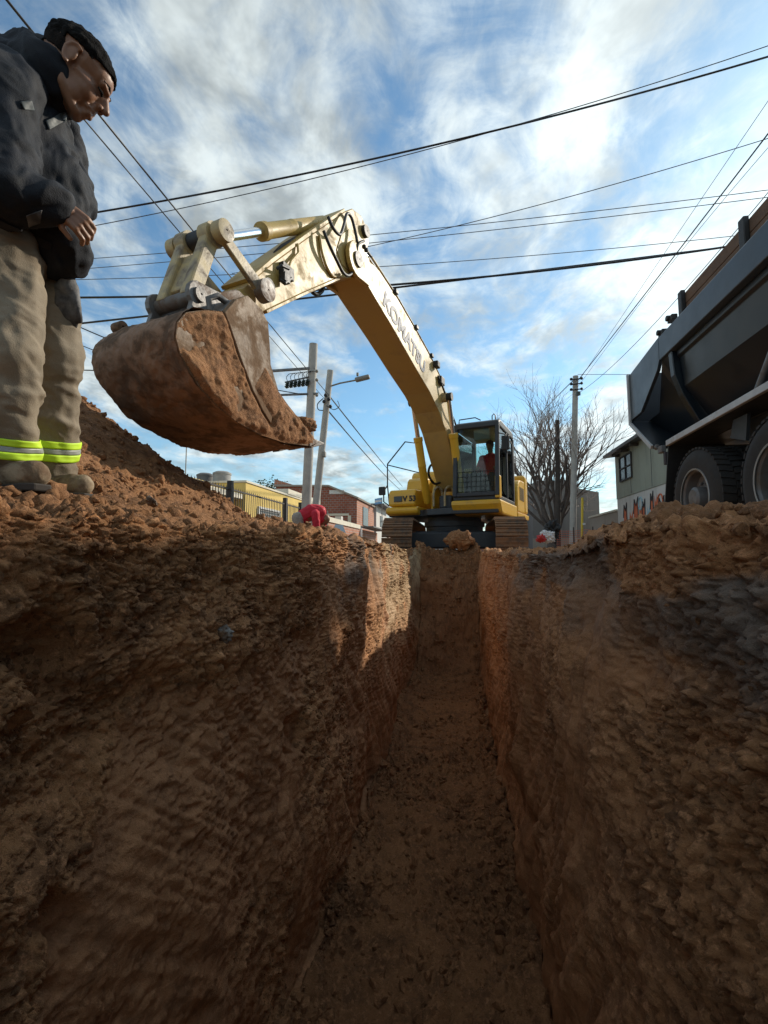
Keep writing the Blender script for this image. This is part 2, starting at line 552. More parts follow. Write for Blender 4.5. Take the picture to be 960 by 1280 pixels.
M['hair'] = simple('black_hair', (0.005, 0.0045, 0.0045), (0.010, 0.009, 0.008), 0.9, 60, spec=0.15, bmp=0.6, bscale=220)
M['hair_fade'] = simple('shaved_hair', (0.006, 0.005, 0.0045), (0.017, 0.012, 0.010), 0.9, 90, spec=0.15, bmp=0.4, bscale=260)
M['jacket'] = simple('black_navy_work_jacket', (0.008, 0.0105, 0.015), (0.014, 0.017, 0.024), 0.75, 9, spec=0.3, bmp=0.25, bscale=240, dirt=(0.04, 0.038, 0.038), dscale=5, dlo=0.58, dhi=0.9)
M['jacket_lining'] = simple('black_fleece_collar', (0.012, 0.013, 0.016), (0.02, 0.02, 0.024), 0.9, 20, bmp=0.3, bscale=200)
M['khaki'] = simple('khaki_work_trousers', (0.27, 0.222, 0.155), (0.20, 0.162, 0.112), 0.85, 7, bmp=0.25, bscale=260, dirt=(0.17, 0.12, 0.08), dscale=4, dlo=0.5, dhi=0.8)
M['hiviz'] = simple('fluorescent_yellow_tape', (0.62, 0.92, 0.03), (0.56, 0.86, 0.03), 0.6, 10)
M['reflective_patch'] = simple('dull_grey_patch', (0.07, 0.085, 0.085), (0.035, 0.042, 0.045), 0.6, 30)
M['reflective'] = simple('grey_reflective_tape', (0.36, 0.38, 0.33), (0.28, 0.30, 0.26), 0.4, 18)
M['boot'] = simple('mud_caked_tan_boot', (0.33, 0.255, 0.165), (0.24, 0.18, 0.115), 0.85, 9, bmp=0.4, bscale=60, dirt=(0.13, 0.08, 0.045), dscale=8, dlo=0.48, dhi=0.66)
M['sole'] = simple('boot_sole', (0.05, 0.04, 0.032), rough=0.85)
M['glove'] = simple('grey_black_work_glove', (0.20, 0.20, 0.20), (0.04, 0.04, 0.045), 0.75, 18, bmp=0.3)
M['red_cloth'] = simple('red_work_shirt', (0.60, 0.022, 0.045), (0.52, 0.018, 0.036), 0.8, 6, bmp=0.2, bscale=90)
M['dark_cloth'] = simple('dark_trousers', (0.03, 0.035, 0.045), (0.05, 0.05, 0.06), 0.85, 6)
M['seat'] = simple('black_seat_fabric', (0.02, 0.02, 0.022), rough=0.8)
M['tank'] = simple('grey_water_tank', (0.30, 0.29, 0.27), (0.22, 0.21, 0.2), 0.7, 3)
M['insulator'] = simple('dark_green_insulator', (0.02, 0.035, 0.03), (0.03, 0.045, 0.04), 0.3, 4)
M['lamp'] = simple('grey_lamp_housing', (0.26, 0.25, 0.22), (0.2, 0.19, 0.17), 0.6, 4)

# ------------------------------------------------------------------ ground, trench, spoil heap
NLG, NLW, NF, NRW, NRG = 220, 310, 110, 270, 100
ys = np.concatenate([np.linspace(-3.2, 0.12, 40)[:-1], np.geomspace(0.12, 8.2, 690)[:-1], np.linspace(8.2, 9.6, 130)[:-1], np.linspace(9.6, 16.5, 36)])
NY = len(ys)
Yv = ys[:, None]
one = np.ones_like(Yv)
YN = np.concatenate([Yv * 0 + 3.3, Yv, Yv * 0], 1)
CONES = [(-4.08, 3.85, 1.80), (-3.9, 2.2, 1.75), (-3.9, 0.4, 1.75), (-3.9, -1.6, 1.6), (-5.0, 3.2, 1.5), (-3.25, 5.2, 0.66),
         (-2.7, 6.5, 0.56), (-2.25, 7.6, 0.42), (-1.9, 8.6, 0.33), (-2.9, 8.2, 0.4), (-1.75, 4.4, 0.30), (-1.6, 5.6, 0.36), (-1.55, 6.8, 0.30)]


def ground_z(X, Y):
    base = 0.10 - 0.34 * ss(6.4, 9.3, Y)
    base = np.where(X > 0, base - 0.03 - 0.08 * ss(1.7, 2.6, Y) * (1 - ss(6, 8, Y)) + 0.05 * ss(1.6, 2.3, X), base + 0.11 * ss(-1.0, -1.45, X) * (1 - ss(4, 7, Y)))
    h = np.zeros_like(base)
    for cx, cy, hh in CONES:
        d = np.sqrt((X - cx) ** 2 + (Y - cy) ** 2 + 0.03)
        h = np.maximum(h, (hh - base * 0.5) - 0.76 * d)
    h = np.maximum(h, 0)
    z = base + h
    z = z + 0.46 * np.exp(-(((X + 0.25) / 0.85) ** 2 + ((Y - 9.25) / 0.33) ** 2))       # lip left under the machine
    z = z + 0.26 * np.exp(-(((X + 1.6) / 0.8) ** 2 + ((Y - 8.75) / 0.4) ** 2)) + 0.24 * np.exp(-(((X - 1.2) / 0.7) ** 2 + ((Y - 8.8) / 0.5) ** 2))
    z = z + 0.03 * np.exp(-(((X - 0.9) / 0.35) ** 2)) * ss(0.4, 1.2, Y) * (1 - ss(2.0, 3.0, Y))
    edge = ss(0, 1.2, X + 9.5) * ss(0, 1.5, 7.5 - X) * ss(0, 1.5, 16.5 - Y) * ss(0, 1.0, Y + 3.2)
    return z * edge + (-0.26) * (1 - edge)


xl = -(0.86 + 0.12 * (1 - ss(0.6, 3.0, Yv))) - 0.05 * fbm(YN * 1.7, 3, 3)[:, None]
xr = 0.37 + 0.10 * (1 - ss(2.0, 4.5, Yv)) + 0.16 * (1 - ss(0.3, 2.2, Yv)) + 0.035 * fbm(YN * 2.1, 3, 5)[:, None]
zf = -2.22 + 0.16 * ss(2, 8, Yv) + 3.2 * ss(8.25, 9.35, Yv) ** 1.25
xlb = xl + 0.07 + 0.05 * fbm(YN * 0.9, 2, 8)[:, None]
xrb = xr - 0.05
t = np.linspace(0, 1, NLG)[None, :]
Xlg = xl - (xl + 9.5) * np.expm1(3.0 * (1 - t)) / math.expm1(3.0)
Zlg = ground_z(Xlg, Yv * np.ones_like(t))
ztl, ztr = Zlg[:, -1:], None
t = np.linspace(0, 1, NRG)[None, :]
Xrg = xr + (7.5 - xr) * np.expm1(3.5 * t) / math.expm1(3.5)
Zrg = ground_z(Xrg, Yv * np.ones_like(t))
ztr = Zrg[:, :1]
zfl = np.minimum(zf, ztl - 0.02)
zfr = np.minimum(zf, ztr - 0.02)
t = (np.expm1(1.5 * np.linspace(0, 1, NLW + 2)[1:-1]) / math.expm1(1.5))[None, :]
Xlw = xl + (xlb - xl) * t
Zlw = ztl + (zfl - ztl) * t
t = np.linspace(0, 1, NF)[None, :]
Xf = xlb + (xrb - xlb) * t
Zf = zfl + (zfr - zfl) * t + 0.24 * (np.abs(2 * t - 1) ** 5)
t = (np.expm1(1.5 * np.linspace(0, 1, NRW + 2)[1:-1]) / math.expm1(1.5))[None, ::-1]
Xrw = xr + (xrb - xr) * t
Zrw = ztr + (zfr - ztr) * t
P = np.stack([np.concatenate([Xlg, Xlw, Xf, Xrw, Xrg], 1), np.repeat(Yv, NLG + NLW + NF + NRW + NRG, 1),
              np.concatenate([Zlg, Zlw, Zf, Zrw, Zrg], 1)], -1).astype(np.float32)
for _ in range(16):
    Q = P.copy()
    Q[:, 1:-1] = 0.5 * P[:, 1:-1] + 0.25 * (P[:, :-2] + P[:, 2:])
    P = Q
NV = P.shape[1]
c0, c1, c2, c3 = NLG, NLG + NLW, NLG + NLW + NF, NLG + NLW + NF + NRW
cidx = np.arange(NV)[None, :] * np.ones((NY, 1))
is_lw = ((cidx >= c0 - 6) & (cidx < c1)).astype(np.float32)
is_f = ((cidx >= c1) & (cidx < c2)).astype(np.float32)
is_rw = ((cidx >= c2) & (cidx < c3 + 6)).astype(np.float32)
is_g = 1 - is_lw - is_f - is_rw
is_heap = (cidx < c0).astype(np.float32)
# soften the masks across the corners
for a in (is_lw, is_f, is_rw, is_g):
    for _ in range(8):
        a[:, 1:-1] = 0.5 * a[:, 1:-1] + 0.25 * (a[:, :-2] + a[:, 2:])


def normals(P):
    du = np.gradient(P, axis=1)
    dv = np.gradient(P, axis=0)
    n = np.cross(du, dv)
    n /= np.linalg.norm(n, axis=-1, keepdims=True) + 1e-9
    return n


N = normals(P)
if N[NY // 2, 10, 2] < 0: N = -N
Yg, Zg = P[..., 1], P[..., 2]
patch = fbm(P * np.array([1.1, 1.1, 1.3]), 3, 21)
# scraped (smeared) zones
smL = is_lw * np.clip(ss(2.2, 3.8, Yg + 0.6 * patch) * (0.55 + 0.7 * patch), 0, 1)
smR = is_rw * np.clip(ss(1.35, 2.1, Yg + 0.5 * patch) * (0.55 + 0.8 * patch), 0, 1)
smP = (is_rw * ss(0.04, 0.24, fbm(P * np.array([1.4, 1.4, 0.8]), 2, 37)) * ss(-0.15, -0.4, Zg) * 0.9)
smL = smL * ss(0.02, -0.16, Zg)
smR = smR * ss(-0.03, -0.22, Zg)
smE = is_f * ss(8.3, 8.5, Yg) * ss(-0.2, -0.6, Zg) * 0.45
smP = np.maximum(smP, is_lw * ss(0.04, 0.22, fbm(P * np.array([1.3, 1.3, 1.0]), 2, 31)) * 0.75 * ss(-0.3, -0.6, Zg))
smear = np.clip(np.maximum(smL + smR + smE, smP), 0, 1)
rough = 1 - 0.90 * smear
# big shapes
low = 0.055 * fbm(P * np.array([1.5, 1.5, 1.9]), 3, 41) * (is_lw + is_rw + 1.1 * is_f) + 0.05 * fbm(P * 1.3, 3, 43) * is_g
ledge = fbm(P * np.array([2.2, 2.2, 6.5]), 4, 47)
low = low + rough * is_lw * 0.026 * ledge * (1 - ss(1.5, 3.5, Yg)) + rough * is_rw * 0.022 * ledge * (1 - ss(1.2, 2.2, Yg))
cav = ss(0.28, 0.55, fbm(P * np.array([2.6, 2.6, 2.2]), 3, 53)) * (is_lw * (1 - ss(2.0, 3.0, Yg)) + 0.3 * is_rw * (1 - ss(1.2, 2.0, Yg))) * rough * ss(-0.06, -0.25, Zg)
low = low - 0.12 * cav
shard = np.zeros_like(low)
fine_w = np.clip(1.15 - 0.02 * Yg, 0.3, 1)
Pw = P + 0.05 * np.stack([fbm(P * 6, 2, 61), fbm(P * 6, 2, 62), fbm(P * 6, 2, 63)], -1)
act = ss(-0.25, 0.25, fbm(P * 2.4, 3, 71))
bil = 0.0
for k_, (fq, am) in enumerate(((4.5, 0.020), (9.5, 0.022), (20.0, 0.025), (41.0, 0.025), (85.0, 0.021))):
    bil = bil + am * (np.abs(vn(Pw * np.array([fq, fq, fq * 1.25]) + 3.7 * k_, 150 + k_)) - 0.33)
crumb = bil * (0.75 + 0.55 * act) + 0.014 * (0.5 - worley(Pw * 24.0, 2)) * act + 0.016 * fbm(P * 8, 3, 77)
wt_r = (0.12 + 0.88 * rough) * (is_lw * 1.0 + is_rw * 0.95 + is_f * 1.0 + is_g * 0.95)
# bucket-tooth strokes: grooves that run down the wall, leaning with the sweep of the bucket
ang = 0.06 + 0.22 * ss(-0.2, -1.8, Zg) + 0 * patch
gc = Yg * np.cos(ang) + Zg * np.sin(ang)
ga = -Yg * np.sin(ang) + Zg * np.cos(ang)
gp = np.stack([gc * 11.0, ga * 0.9, P[..., 0] * 2], -1)
groove = 0.040 * fbm(gp, 3, 81) + 0.022 * (0.5 - np.abs(vn(np.stack([gc * 26, ga * 1.6, gc * 0], -1), 83))) + 0.004 * fbm(np.stack([gc * 70, ga * 5, gc * 0], -1), 2, 87)
ge = np.stack([P[..., 0] * 5.5, Zg * 0.7, Zg * 0], -1)
grooveE = 0.05 * ss(0.05, 0.3, vn(ge, 91))
a2 = 0.62 + 0.25 * np.sign(vn(P * np.array([0.5, 0.7, 0.7]), 88))
g2c = Yg * np.cos(a2) + Zg * np.sin(a2)
g2a = -Yg * np.sin(a2) + Zg * np.cos(a2)
scrape = 0.016 * fbm(np.stack([g2c * 13.0, g2a * 0.8, g2c * 0], -1), 3, 93) + 0.006 * fbm(np.stack([g2c * 55, g2a * 3, g2c * 0], -1), 2, 94) - 0.018
disp = low + wt_r * crumb * fine_w + (smL + smR) * groove + smE * grooveE + smP * (1 - np.clip(smL + smR, 0, 1)) * scrape
fade = ss(0, 0.6, P[..., 0] + 9.5) * ss(0, 0.6, 7.5 - P[..., 0]) * ss(0, 0.6, 16.5 - Yg) * ss(0, 0.6, Yg + 3.2)
P = P + N * (disp * fade)[..., None]
N2 = normals(P)
if N2[NY // 2, 10, 2] < 0: N2 = -N2
# grey and pale masks for the soil colour
grey = 0.75 * is_rw * ss(0.12, 0.40, fbm(P * np.array([2.0, 2.0, 5.5]), 3, 95) + 0.30 * ss(-0.38, -0.12, P[..., 2]) - 0.12 - 0.6 * ss(0.05, 0.12, P[..., 2])) * ss(-0.42, -0.2, P[..., 2]) * (1 - ss(3, 6, Yg)) * ss(0.7, 0.95, Yg)
grey = grey * (0.35 + 0.65 * rough)
grey = np.maximum(grey, 0.8 * is_lw * ss(0.04, 0.24, fbm(P * np.array([3, 3, 3]), 3, 97)) * ss(-0.5, -0.15, P[..., 2]) * ss(2.6, 4.0, Yg))
pale = is_lw * ss(-0.05, 0.25, fbm(P * np.array([2, 2.6, 2.0]), 3, 98) + 0.25) * ss(4.2, 5.6, Yg) * ss(-1.6, -0.5, P[..., 2]) * 0.85  # sun patch on the upper far left wall, painted in as paler soil
pale = np.maximum(pale, 0.55 * (is_g * is_heap) * ss(0.20, 0.42, fbm(P * np.array([2.2, 2.2, 2]), 3, 99)) * ss(0.30, 0.16, P[..., 2]) * (1 - ss(2.0, 3.2, Yg)))
pale = np.clip(pale, 0, 1)


def terrain_piece(name, a, b, label=None, cat=None, kind='structure'):
    sub = P[:, a:b].reshape(-1, 3)
    w = b - a
    me = bpy.data.meshes.new(name)
    me.vertices.add(len(sub))
    me.vertices.foreach_set('co', sub.astype(np.float32).ravel())
    i = np.arange(NY - 1)[:, None] * w + np.arange(w - 1)[None, :]
    q = np.stack([i, i + 1, i + w + 1, i + w], -1).reshape(-1, 4)
    if N[0, 0, 2] * 0 == 0:
        # orient so faces look into the air
        v0, v1, v2 = sub[q[len(q) // 2, 0]], sub[q[len(q) // 2, 1]], sub[q[len(q) // 2, 2]]
        nn = np.cross(v1 - v0, v2 - v0)
        if np.dot(nn, N[NY // 2, (a + b) // 2]) < 0: q = q[:, ::-1]
    me.loops.add(q.size)
    me.loops.foreach_set('vertex_index', q.astype(np.int32).ravel())
    me.polygons.add(len(q))
    me.polygons.foreach_set('loop_start', (np.arange(len(q)) * 4).astype(np.int32))
    me.polygons.foreach_set('loop_total', np.full(len(q), 4, np.int32))
    me.polygons.foreach_set('use_smooth', np.ones(len(q), bool))
    for nm, arr in (('smear', smear), ('grey', grey), ('pale', pale)):
        at = me.attributes.new(nm, 'FLOAT', 'POINT')
        at.data.foreach_set('value', np.ascontiguousarray(arr[:, a:b]).astype(np.float32).ravel())
    me.update()
    o = linkmesh(name, me, M['soil_dark' if name in ('spoil_heap', 'trench_floor') else 'soil'])
    return tag(o, label, cat, None, kind)


terrain_piece('spoil_heap', 0, c0, 'long heap of loose brown soil dug from the trench, behind the standing man', 'soil heap', 'stuff')
terrain_piece('trench_wall_left', c0 - 1, c1 + 1)
terrain_piece('trench_floor', c1, c2 + 1)
terrain_piece('trench_wall_right', c2, c3 + 1)
terrain_piece('ground', c3, NV)
# the street all round, out to the horizon
mb = MB()
R_ = 1600
for x0, x1, y0, y1 in ((-R_, -9.5, -R_, R_), (7.5, R_, -R_, R_), (-9.5, 7.5, 16.5, R_), (-9.5, 7.5, -R_, -3.2)):
    mb.add([(x0, y0, -0.26), (x1, y0, -0.26), (x1, y1, -0.26), (x0, y1, -0.26)], [(0, 1, 2, 3)])
tag(mb.build('street', M['street']), kind='structure')

# ---- loose clods lying on floor, banks, heap and caught on the walls
ico_b = bmesh.new()
bmesh.ops.create_icosphere(ico_b, subdivisions=1, radius=1)
ICO0_V = np.array([v.co[:] for v in ico_b.verts], np.float32)
ICO0_F = np.array([[v.index for v in f.verts] for f in ico_b.faces], np.int64)
ico_b.clear()
bmesh.ops.create_icosphere(ico_b, subdivisions=2, radius=1)
ICO1_V = np.array([v.co[:] for v in ico_b.verts], np.float32)
ICO1_F = np.array([[v.index for v in f.verts] for f in ico_b.faces], np.int64)
ico_b.free()


def rand_rot(n):
    q = rng.normal(size=(n, 4))
    q /= np.linalg.norm(q, axis=1, keepdims=True)
    w, x, y, z = q.T
    return np.stack([1 - 2 * (y * y + z * z), 2 * (x * y - z * w), 2 * (x * z + y * w), 2 * (x * y + z * w), 1 - 2 * (x * x + z * z), 2 * (y * z - x * w),
                     2 * (x * z - y * w), 2 * (y * z + x * w), 1 - 2 * (x * x + y * y)], 1).reshape(n, 3, 3)


def scatter(name, centers, nrm, sizes, sink, label, cat, fine=False):
    n = len(centers)
    ICO_V, ICO_F = (ICO1_V, ICO1_F) if fine else (ICO0_V, ICO0_F)
    R = rand_rot(n)
    sc = sizes[:, None] * (0.65 + 0.7 * rng.random((n, 3)))
    loc = ICO_V[None] * (1 + 0.26 * rng.normal(size=(n, len(ICO_V), 1)).clip(-1.6, 1.6))
    v = np.einsum('nij,nkj->nki', R, loc * sc[:, None, :]) + (centers + nrm * (sizes * sink)[:, None])[:, None, :]
    f = ICO_F[None] + (np.arange(n) * len(ICO_V))[:, None, None]
    me = bpy.data.meshes.new(name)
    me.vertices.add(n * len(ICO_V))
    me.vertices.foreach_set('co', v.astype(np.float32).ravel())
    fl = f.reshape(-1, 3)
    me.loops.add(fl.size)
    me.loops.foreach_set('vertex_index', fl.astype(np.int32).ravel())
    me.polygons.add(len(fl))
    me.polygons.foreach_set('loop_start', (np.arange(len(fl)) * 3).astype(np.int32))
    me.polygons.foreach_set('loop_total', np.full(len(fl), 3, np.int32))
    me.polygons.foreach_set('use_smooth', np.full(len(fl), bool(fine)))
    me.update()
    return tag(linkmesh(name, me, M['clod']), label, cat, None, 'stuff')


dA = np.linalg.norm(np.cross(np.gradient(P, axis=0), np.gradient(P, axis=1)), axis=-1)
view_w = 1.0 / np.clip(np.linalg.norm(P, axis=-1), 0.9, 12) ** 1.2
vis = (Yg > 0.35) & (Yg < 9.8) & (P[..., 0] > -6) & (P[..., 0] < 4)


def pick(weight, n):
    w = (weight * dA * view_w * vis).ravel().astype(np.float64)
    w /= w.sum()
    i = rng.choice(w.size, n, p=w)
    return P.reshape(-1, 3)[i], N2.reshape(-1, 3)[i]


heapz = ss(0.18, 0.4, P[..., 2]) * is_heap
c_, n_ = pick(is_g * is_heap * (0.6 + act) * (0.5 + heapz), 11000)
scatter('heap_clods', c_, n_, np.clip(rng.lognormal(-5.0, 0.45, len(c_)), 0.003, 0.014), 0.1, 'loose soil clods strewn over the heap and bank beside the man', 'soil clods')
c_, n_ = pick(is_g * is_heap * (0.3 + act ** 2) * (0.5 + heapz), 3800)
scatter('bank_lumps', c_, n_, np.clip(rng.lognormal(-4.2, 0.42, len(c_)), 0.007, 0.040), 0.1, 'fist sized soil lumps on the heap and bank around the boots', 'soil clods', True)
c_, n_ = pick(is_f * (0.3 + act) * (Zg < 0.4), 6500)
scatter('floor_clods', c_, n_, np.clip(rng.lognormal(-4.45, 0.6, len(c_)), 0.005, 0.060), 0.1, 'crumbled soil clods covering the bottom of the trench', 'soil clods')
c_, n_ = pick((is_lw + is_rw * 0.15) * (rough > 0.75) * (0.15 + act) * (1 - grey), 7000)
scatter('wall_clods', c_, n_, np.clip(rng.lognormal(-5.2, 0.45, len(c_)), 0.003, 0.013), 0.0, 'small crumbs of soil clinging to the trench walls', 'soil clods')
c_, n_ = pick(is_g * (cidx >= c3) * (P[..., 0] < 2.6), 3500)
scatter('bank_clods', c_, n_, np.clip(rng.lognormal(-4.9, 0.4, len(c_)), 0.003, 0.016), 0.1, 'loose soil clods along the bank below the truck', 'soil clods', True)


def surf_z(x, y):
    """height of the finished ground at x, y outside the trench"""
    j = int(np.argmin(np.abs(ys - y)))
    row = P[j]
    k0, k1 = (0, c0) if x < -0.5 else (c3, NV)
    k = k0 + int(np.argmin(np.abs(row[k0:k1, 0] - x)))
    return float(row[k, 2])


def lump(name, c, r, label, cat, mat, group=None, seed=0, amp=0.22, freq=2.2, sub=4, rot=(0, 0, 0), crumbly=False):
    bm = bmesh.new()
    bmesh.ops.create_icosphere(bm, subdivisions=sub, radius=1)
    v = np.array([q.co[:] for q in bm.verts], np.float32)
    ch = v
    w_ = v * np.array(r) / max(r) * 2 if crumbly else v
    k = 1 + amp * fbm(w_ * freq + seed * 3.1, 4, 100 + seed) + amp * 0.8 * (0.5 - worley(w_ * freq * 1.4 + seed, seed)) + amp * 0.35 * (0.5 - worley(w_ * freq * 4 + seed, seed + 1))

    v = ch * k[:, None] * np.array(r)
    if crumbly:
        base_ = ch * np.array(r)
        nr_ = ch / np.array(r)
        nr_ /= np.linalg.norm(nr_, axis=1, keepdims=True)
        dd_ = sum(am * (np.abs(vn(base_ * fq + seed, 160 + i)) - 0.3) for i, (fq, am) in enumerate(((7, .075), (15, .055), (32, .036), (68, .020), (130, .010))))
        v = base_ + nr_ * (dd_ * crumbly)[:, None]
    Rm = np.array(Matrix.Rotation(rot[2], 3, 'Z') @ Matrix.Rotation(rot[1], 3, 'Y') @ Matrix.Rotation(rot[0], 3, 'X'))
    v = v @ Rm.T
    for q, p in zip(bm.verts, v): q.co = p
    me = bpy.data.meshes.new(name)
    bm.to_mesh(me)
    bm.free()
    me.polygons.foreach_set('use_smooth', [True] * len(me.polygons))
    o = linkmesh(name, me, mat)
    o.location = c
    return tag(o, label, cat, group)


# thick crust of turf and soil hanging over the right bank, below the truck wheels
lump('soil_slab', (0.86, 1.78, 0.085), (0.21, 0.42, 0.058), 'thick torn slab of dark soil lying on the right bank below the rear wheel', 'soil slab', M['clod'], seed=3, amp=0.16, freq=3.2, sub=6, rot=(0.0, 0.05, -0.12), crumbly=0.6)
lump('soil_slab', (0.93, 1.22, 0.080), (0.20, 0.30, 0.050), 'thick torn slab of dark soil at the right edge of the picture', 'soil slab', M['clod'], seed=5, amp=0.16, freq=3.2, sub=6, rot=(0, 0.04, 0.15), crumbly=0.6)
lump('soil_boulder', (-0.02, 9.12, 0.22), (0.26, 0.18, 0.15), 'pointed lump of soil between the excavator tracks at the trench head', 'soil lump', M['mud'], seed=8, amp=0.22, freq=1.6, sub=5, crumbly=0.9)
for k, (c, r, lab) in enumerate([
    ((0.66, 1.16, 0.02), (0.05, 0.10, 0.035), 'pale grey stone in the right bank under the soil slab'),
    ((0.60, 0.84, 0.035), (0.04, 0.07, 0.025), 'pale broken stone in the bank at the right edge of the picture'),
    ((-0.90, 1.72, -0.30), (0.030, 0.045, 0.035), 'small pale stone embedded in the middle of the left trench wall'),
    ((-1.16, 1.66, 0.19), (0.030, 0.02, 0.012), 'flat pale stone on the bank in front of the boots'),
]):
    lump('broken_stone', c, r, lab, 'stone', M['concrete_chunk'], 'broken stones in the banks', seed=20 + k, amp=0.5, freq=1.8, sub=5, rot=(0.2 * k, 0.3, 0.7 * k))


# ------------------------------------------------------------------ excavator
XC, YC, ZG, TH = -0.13, 11.4, -0.25, math.radians(17)
FV = Vector((-math.sin(TH), -math.cos(TH), 0))
LV = Vector((-FV.y, FV.x, 0))
EM = Matrix(((FV.x, LV.x, 0, 0), (FV.y, LV.y, 0, 0), (0, 0, 1, -ZG), (0, 0, 0, 1)))     # (forward u, left L, world z) -> machine root
exc = thing('excavator', (XC, YC, ZG), 'yellow tracked excavator straddling the head of the trench with its boom raised', 'excavator')


def UL(px, py, L):
    d = Vector(ray(px, py))
    c = Vector((XC, YC, 0))
    t_ = (c.dot(LV) + L) / d.dot(LV)
    q = d * t_ - c
    return (q.dot(FV), L, q.z)


def ep(pts, l0, l1):
    return [(u, l0, z) for u, z in pts], [(u, l1, z) for u, z in pts]


def E_(): return MB(EM)


def eprism(name, pts, l0, l1, mat, parent=exc, bevel=0.015, smooth=False):
    return E_().prism(*ep(pts, l0, l1)).build(name, mat, parent, smooth, bevel)


def arc(c, r, a0, a1, n):
    return [(c[0] + r * math.cos(math.radians(a0 + (a1 - a0) * i / n)), c[1] + r * math.sin(math.radians(a0 + (a1 - a0) * i / n))) for i in range(n + 1)]


# undercarriage (runs straight along the trench)
PITCH = 9.27 / 48
shoe = MB()
shoe.box((0, 0, 0), (0.60, PITCH * 0.94, 0.022))
for k in (-0.075, 0.0, 0.075): shoe.box((0, k, 0.022), (0.59, 0.018, 0.028))
shoe_me = shoe.mesh('track_shoe')
shoe_me.materials.append(M['track'])


def track_path(s):
    Ls, r = 3.2, 0.45
    s %= 2 * Ls + 2 * math.pi * r
    if s < Ls: return (-Ls / 2 + s, 2 * r, 0.0)
    s -= Ls
    if s < math.pi * r:
        a = s / r
        return (Ls / 2 + r * math.sin(a), r + r * math.cos(a), -a)
    s -= math.pi * r
    if s < Ls: return (Ls / 2 - s, 0.0, -math.pi)
    s -= Ls
    a = s / r
    return (-Ls / 2 - r * math.sin(a), r - r * math.cos(a), -math.pi - a)


for sx in (-1, 1):
    tr = MB()
    tr.box((sx * 1.10, 0, 0.45), (0.30, 3.3, 0.34))
    tr.box((sx * 1.10, 0, 0.66), (0.42, 2.9, 0.06))
    track = tr.build('track_frame', M['dark'], exc, bevel=0.02)
    for yy in (-1.6, 1.6):
        MB().lathe((sx * 1.10 - 0.14, yy, 0.45), (1, 0, 0), [(0.02, 0), (0.36, 0), (0.40, 0.04), (0.40, 0.24), (0.36, 0.28), (0.02, 0.28)], 28).build('idler_wheel' if yy < 0 else 'drive_sprocket', M['track'], track, 35)
    for k in range(7):
        MB().lathe((sx * 1.10 - 0.2, -1.2 + 0.4 * k, 0.17), (1, 0, 0), [(0.02, 0), (0.13, 0), (0.13, 0.4), (0.02, 0.4)], 16).build('track_roller', M['track'], track, 35)
    for k in range(48):
        y, z, a = track_path(k * PITCH)
        o = bpy.data.objects.new('track_shoe', shoe_me)
        col.objects.link(o)
        o.parent = track
        o.location = (sx * 1.10 + 0.003 * math.sin(k * 2.1), y, z + 0.012)
        o.rotation_euler = (a + 0.02 * math.sin(k * 1.7), 0, 0)
m_ = MB()
m_.box((0, 0, 0.53), (1.7, 1.5, 0.36))
m_.box((0, -1.0, 0.50), (1.9, 0.35, 0.34))
m_.box((0, 1.0, 0.50), (1.9, 0.35, 0.34))
m_.build('car_body', M['dark'], exc, bevel=0.03)
MB().lathe((0, 0, 0.70), (0, 0, 1), [(0.1, 0), (0.66, 0), (0.66, 0.12), (0.70, 0.13), (0.70, 0.24), (0.62, 0.25), (0.62, 0.36), (0.1, 0.36)], 40).build('swing_ring', M['dark'], exc, 35)

# upper structure
def plan(pts, z0, z1):
    return [(u, l, z0) for u, l in pts], [(u, l, z1) for u, l in pts]


deck = E_().prism(*plan([(1.15, 0.30), (1.15, 1.30), (-1.2, 1.36), (-2.1, 1.3), (-2.55, 0.9), (-2.62, 0), (-2.55, -0.9), (-2.1, -1.3), (-1.0, -1.36), (0.85, -1.30), (0.85, -0.45), (1.0, -0.3)], 0.80, 0.94)).build('revolving_frame', M['dark'], exc, bevel=0.015)
cwp = [(-1.55, 1.38), (-2.1, 1.34), (-2.45, 1.1), (-2.65, 0.6), (-2.72, 0), (-2.65, -0.6), (-2.45, -1.1), (-2.1, -1.34), (-1.55, -1.38)]
E_().prism(*plan(cwp, 0.945, 1.95)).build('counterweight', M['yellow'], exc, bevel=0.08, seg=3)
eng = E_().prism(*ep([(-1.54, 0.945), (-1.54, 1.98), (-1.2, 2.06), (-0.62, 2.06), (-0.50, 1.95), (-0.50, 0.945)], -1.30, 0.95)).build('engine_hood', M['yellow'], exc, bevel=0.05, seg=3)
E_().tube([(-1.2, -0.6, 2.0), (-1.2, -0.6, 2.35), (-1.27, -0.6, 2.42)], 0.05, 12).build('exhaust_pipe', M['dark'], eng, 40)
# front tool box side (machine's right, left in the picture)
tb = E_().prism(*ep([(0.92, 1.03), (0.95, 1.09), (0.95, 1.33), (0.88, 1.42), (-0.45, 1.46), (-0.45, 1.03)], -1.27, -0.60)).build('tool_box', M['yellow'], exc, bevel=0.045, seg=3)
eprism('tool_box_step', [(0.98, 0.86), (1.02, 0.90), (1.02, 0.985), (0.94, 1.018), (-1.0, 1.018), (-1.0, 0.83), (0.9, 0.83)], -1.31, -0.52, M['yellow'], exc, 0.03)
eprism('fuel_tank', [(0.32, 1.46), (0.24, 1.70), (0.14, 1.78), (-0.46, 1.78), (-0.46, 1.46)], -1.10, -0.62, M['yellow'], exc, 0.04)
E_().lathe((0.0, -0.75, 1.77), (0, 0, 1), [(0.01, 0), (0.07, 0), (0.07, 0.09), (0.05, 0.10), (0.01, 0.10)], 16).build('filler_cap', M['yellow_arm_steel'], exc, 40)
E_().box((0.962, -1.02, 1.20), (0.02, 0.20, 0.13)).build('head_lamp', M['glass_dark'], tb, bevel=0.008)
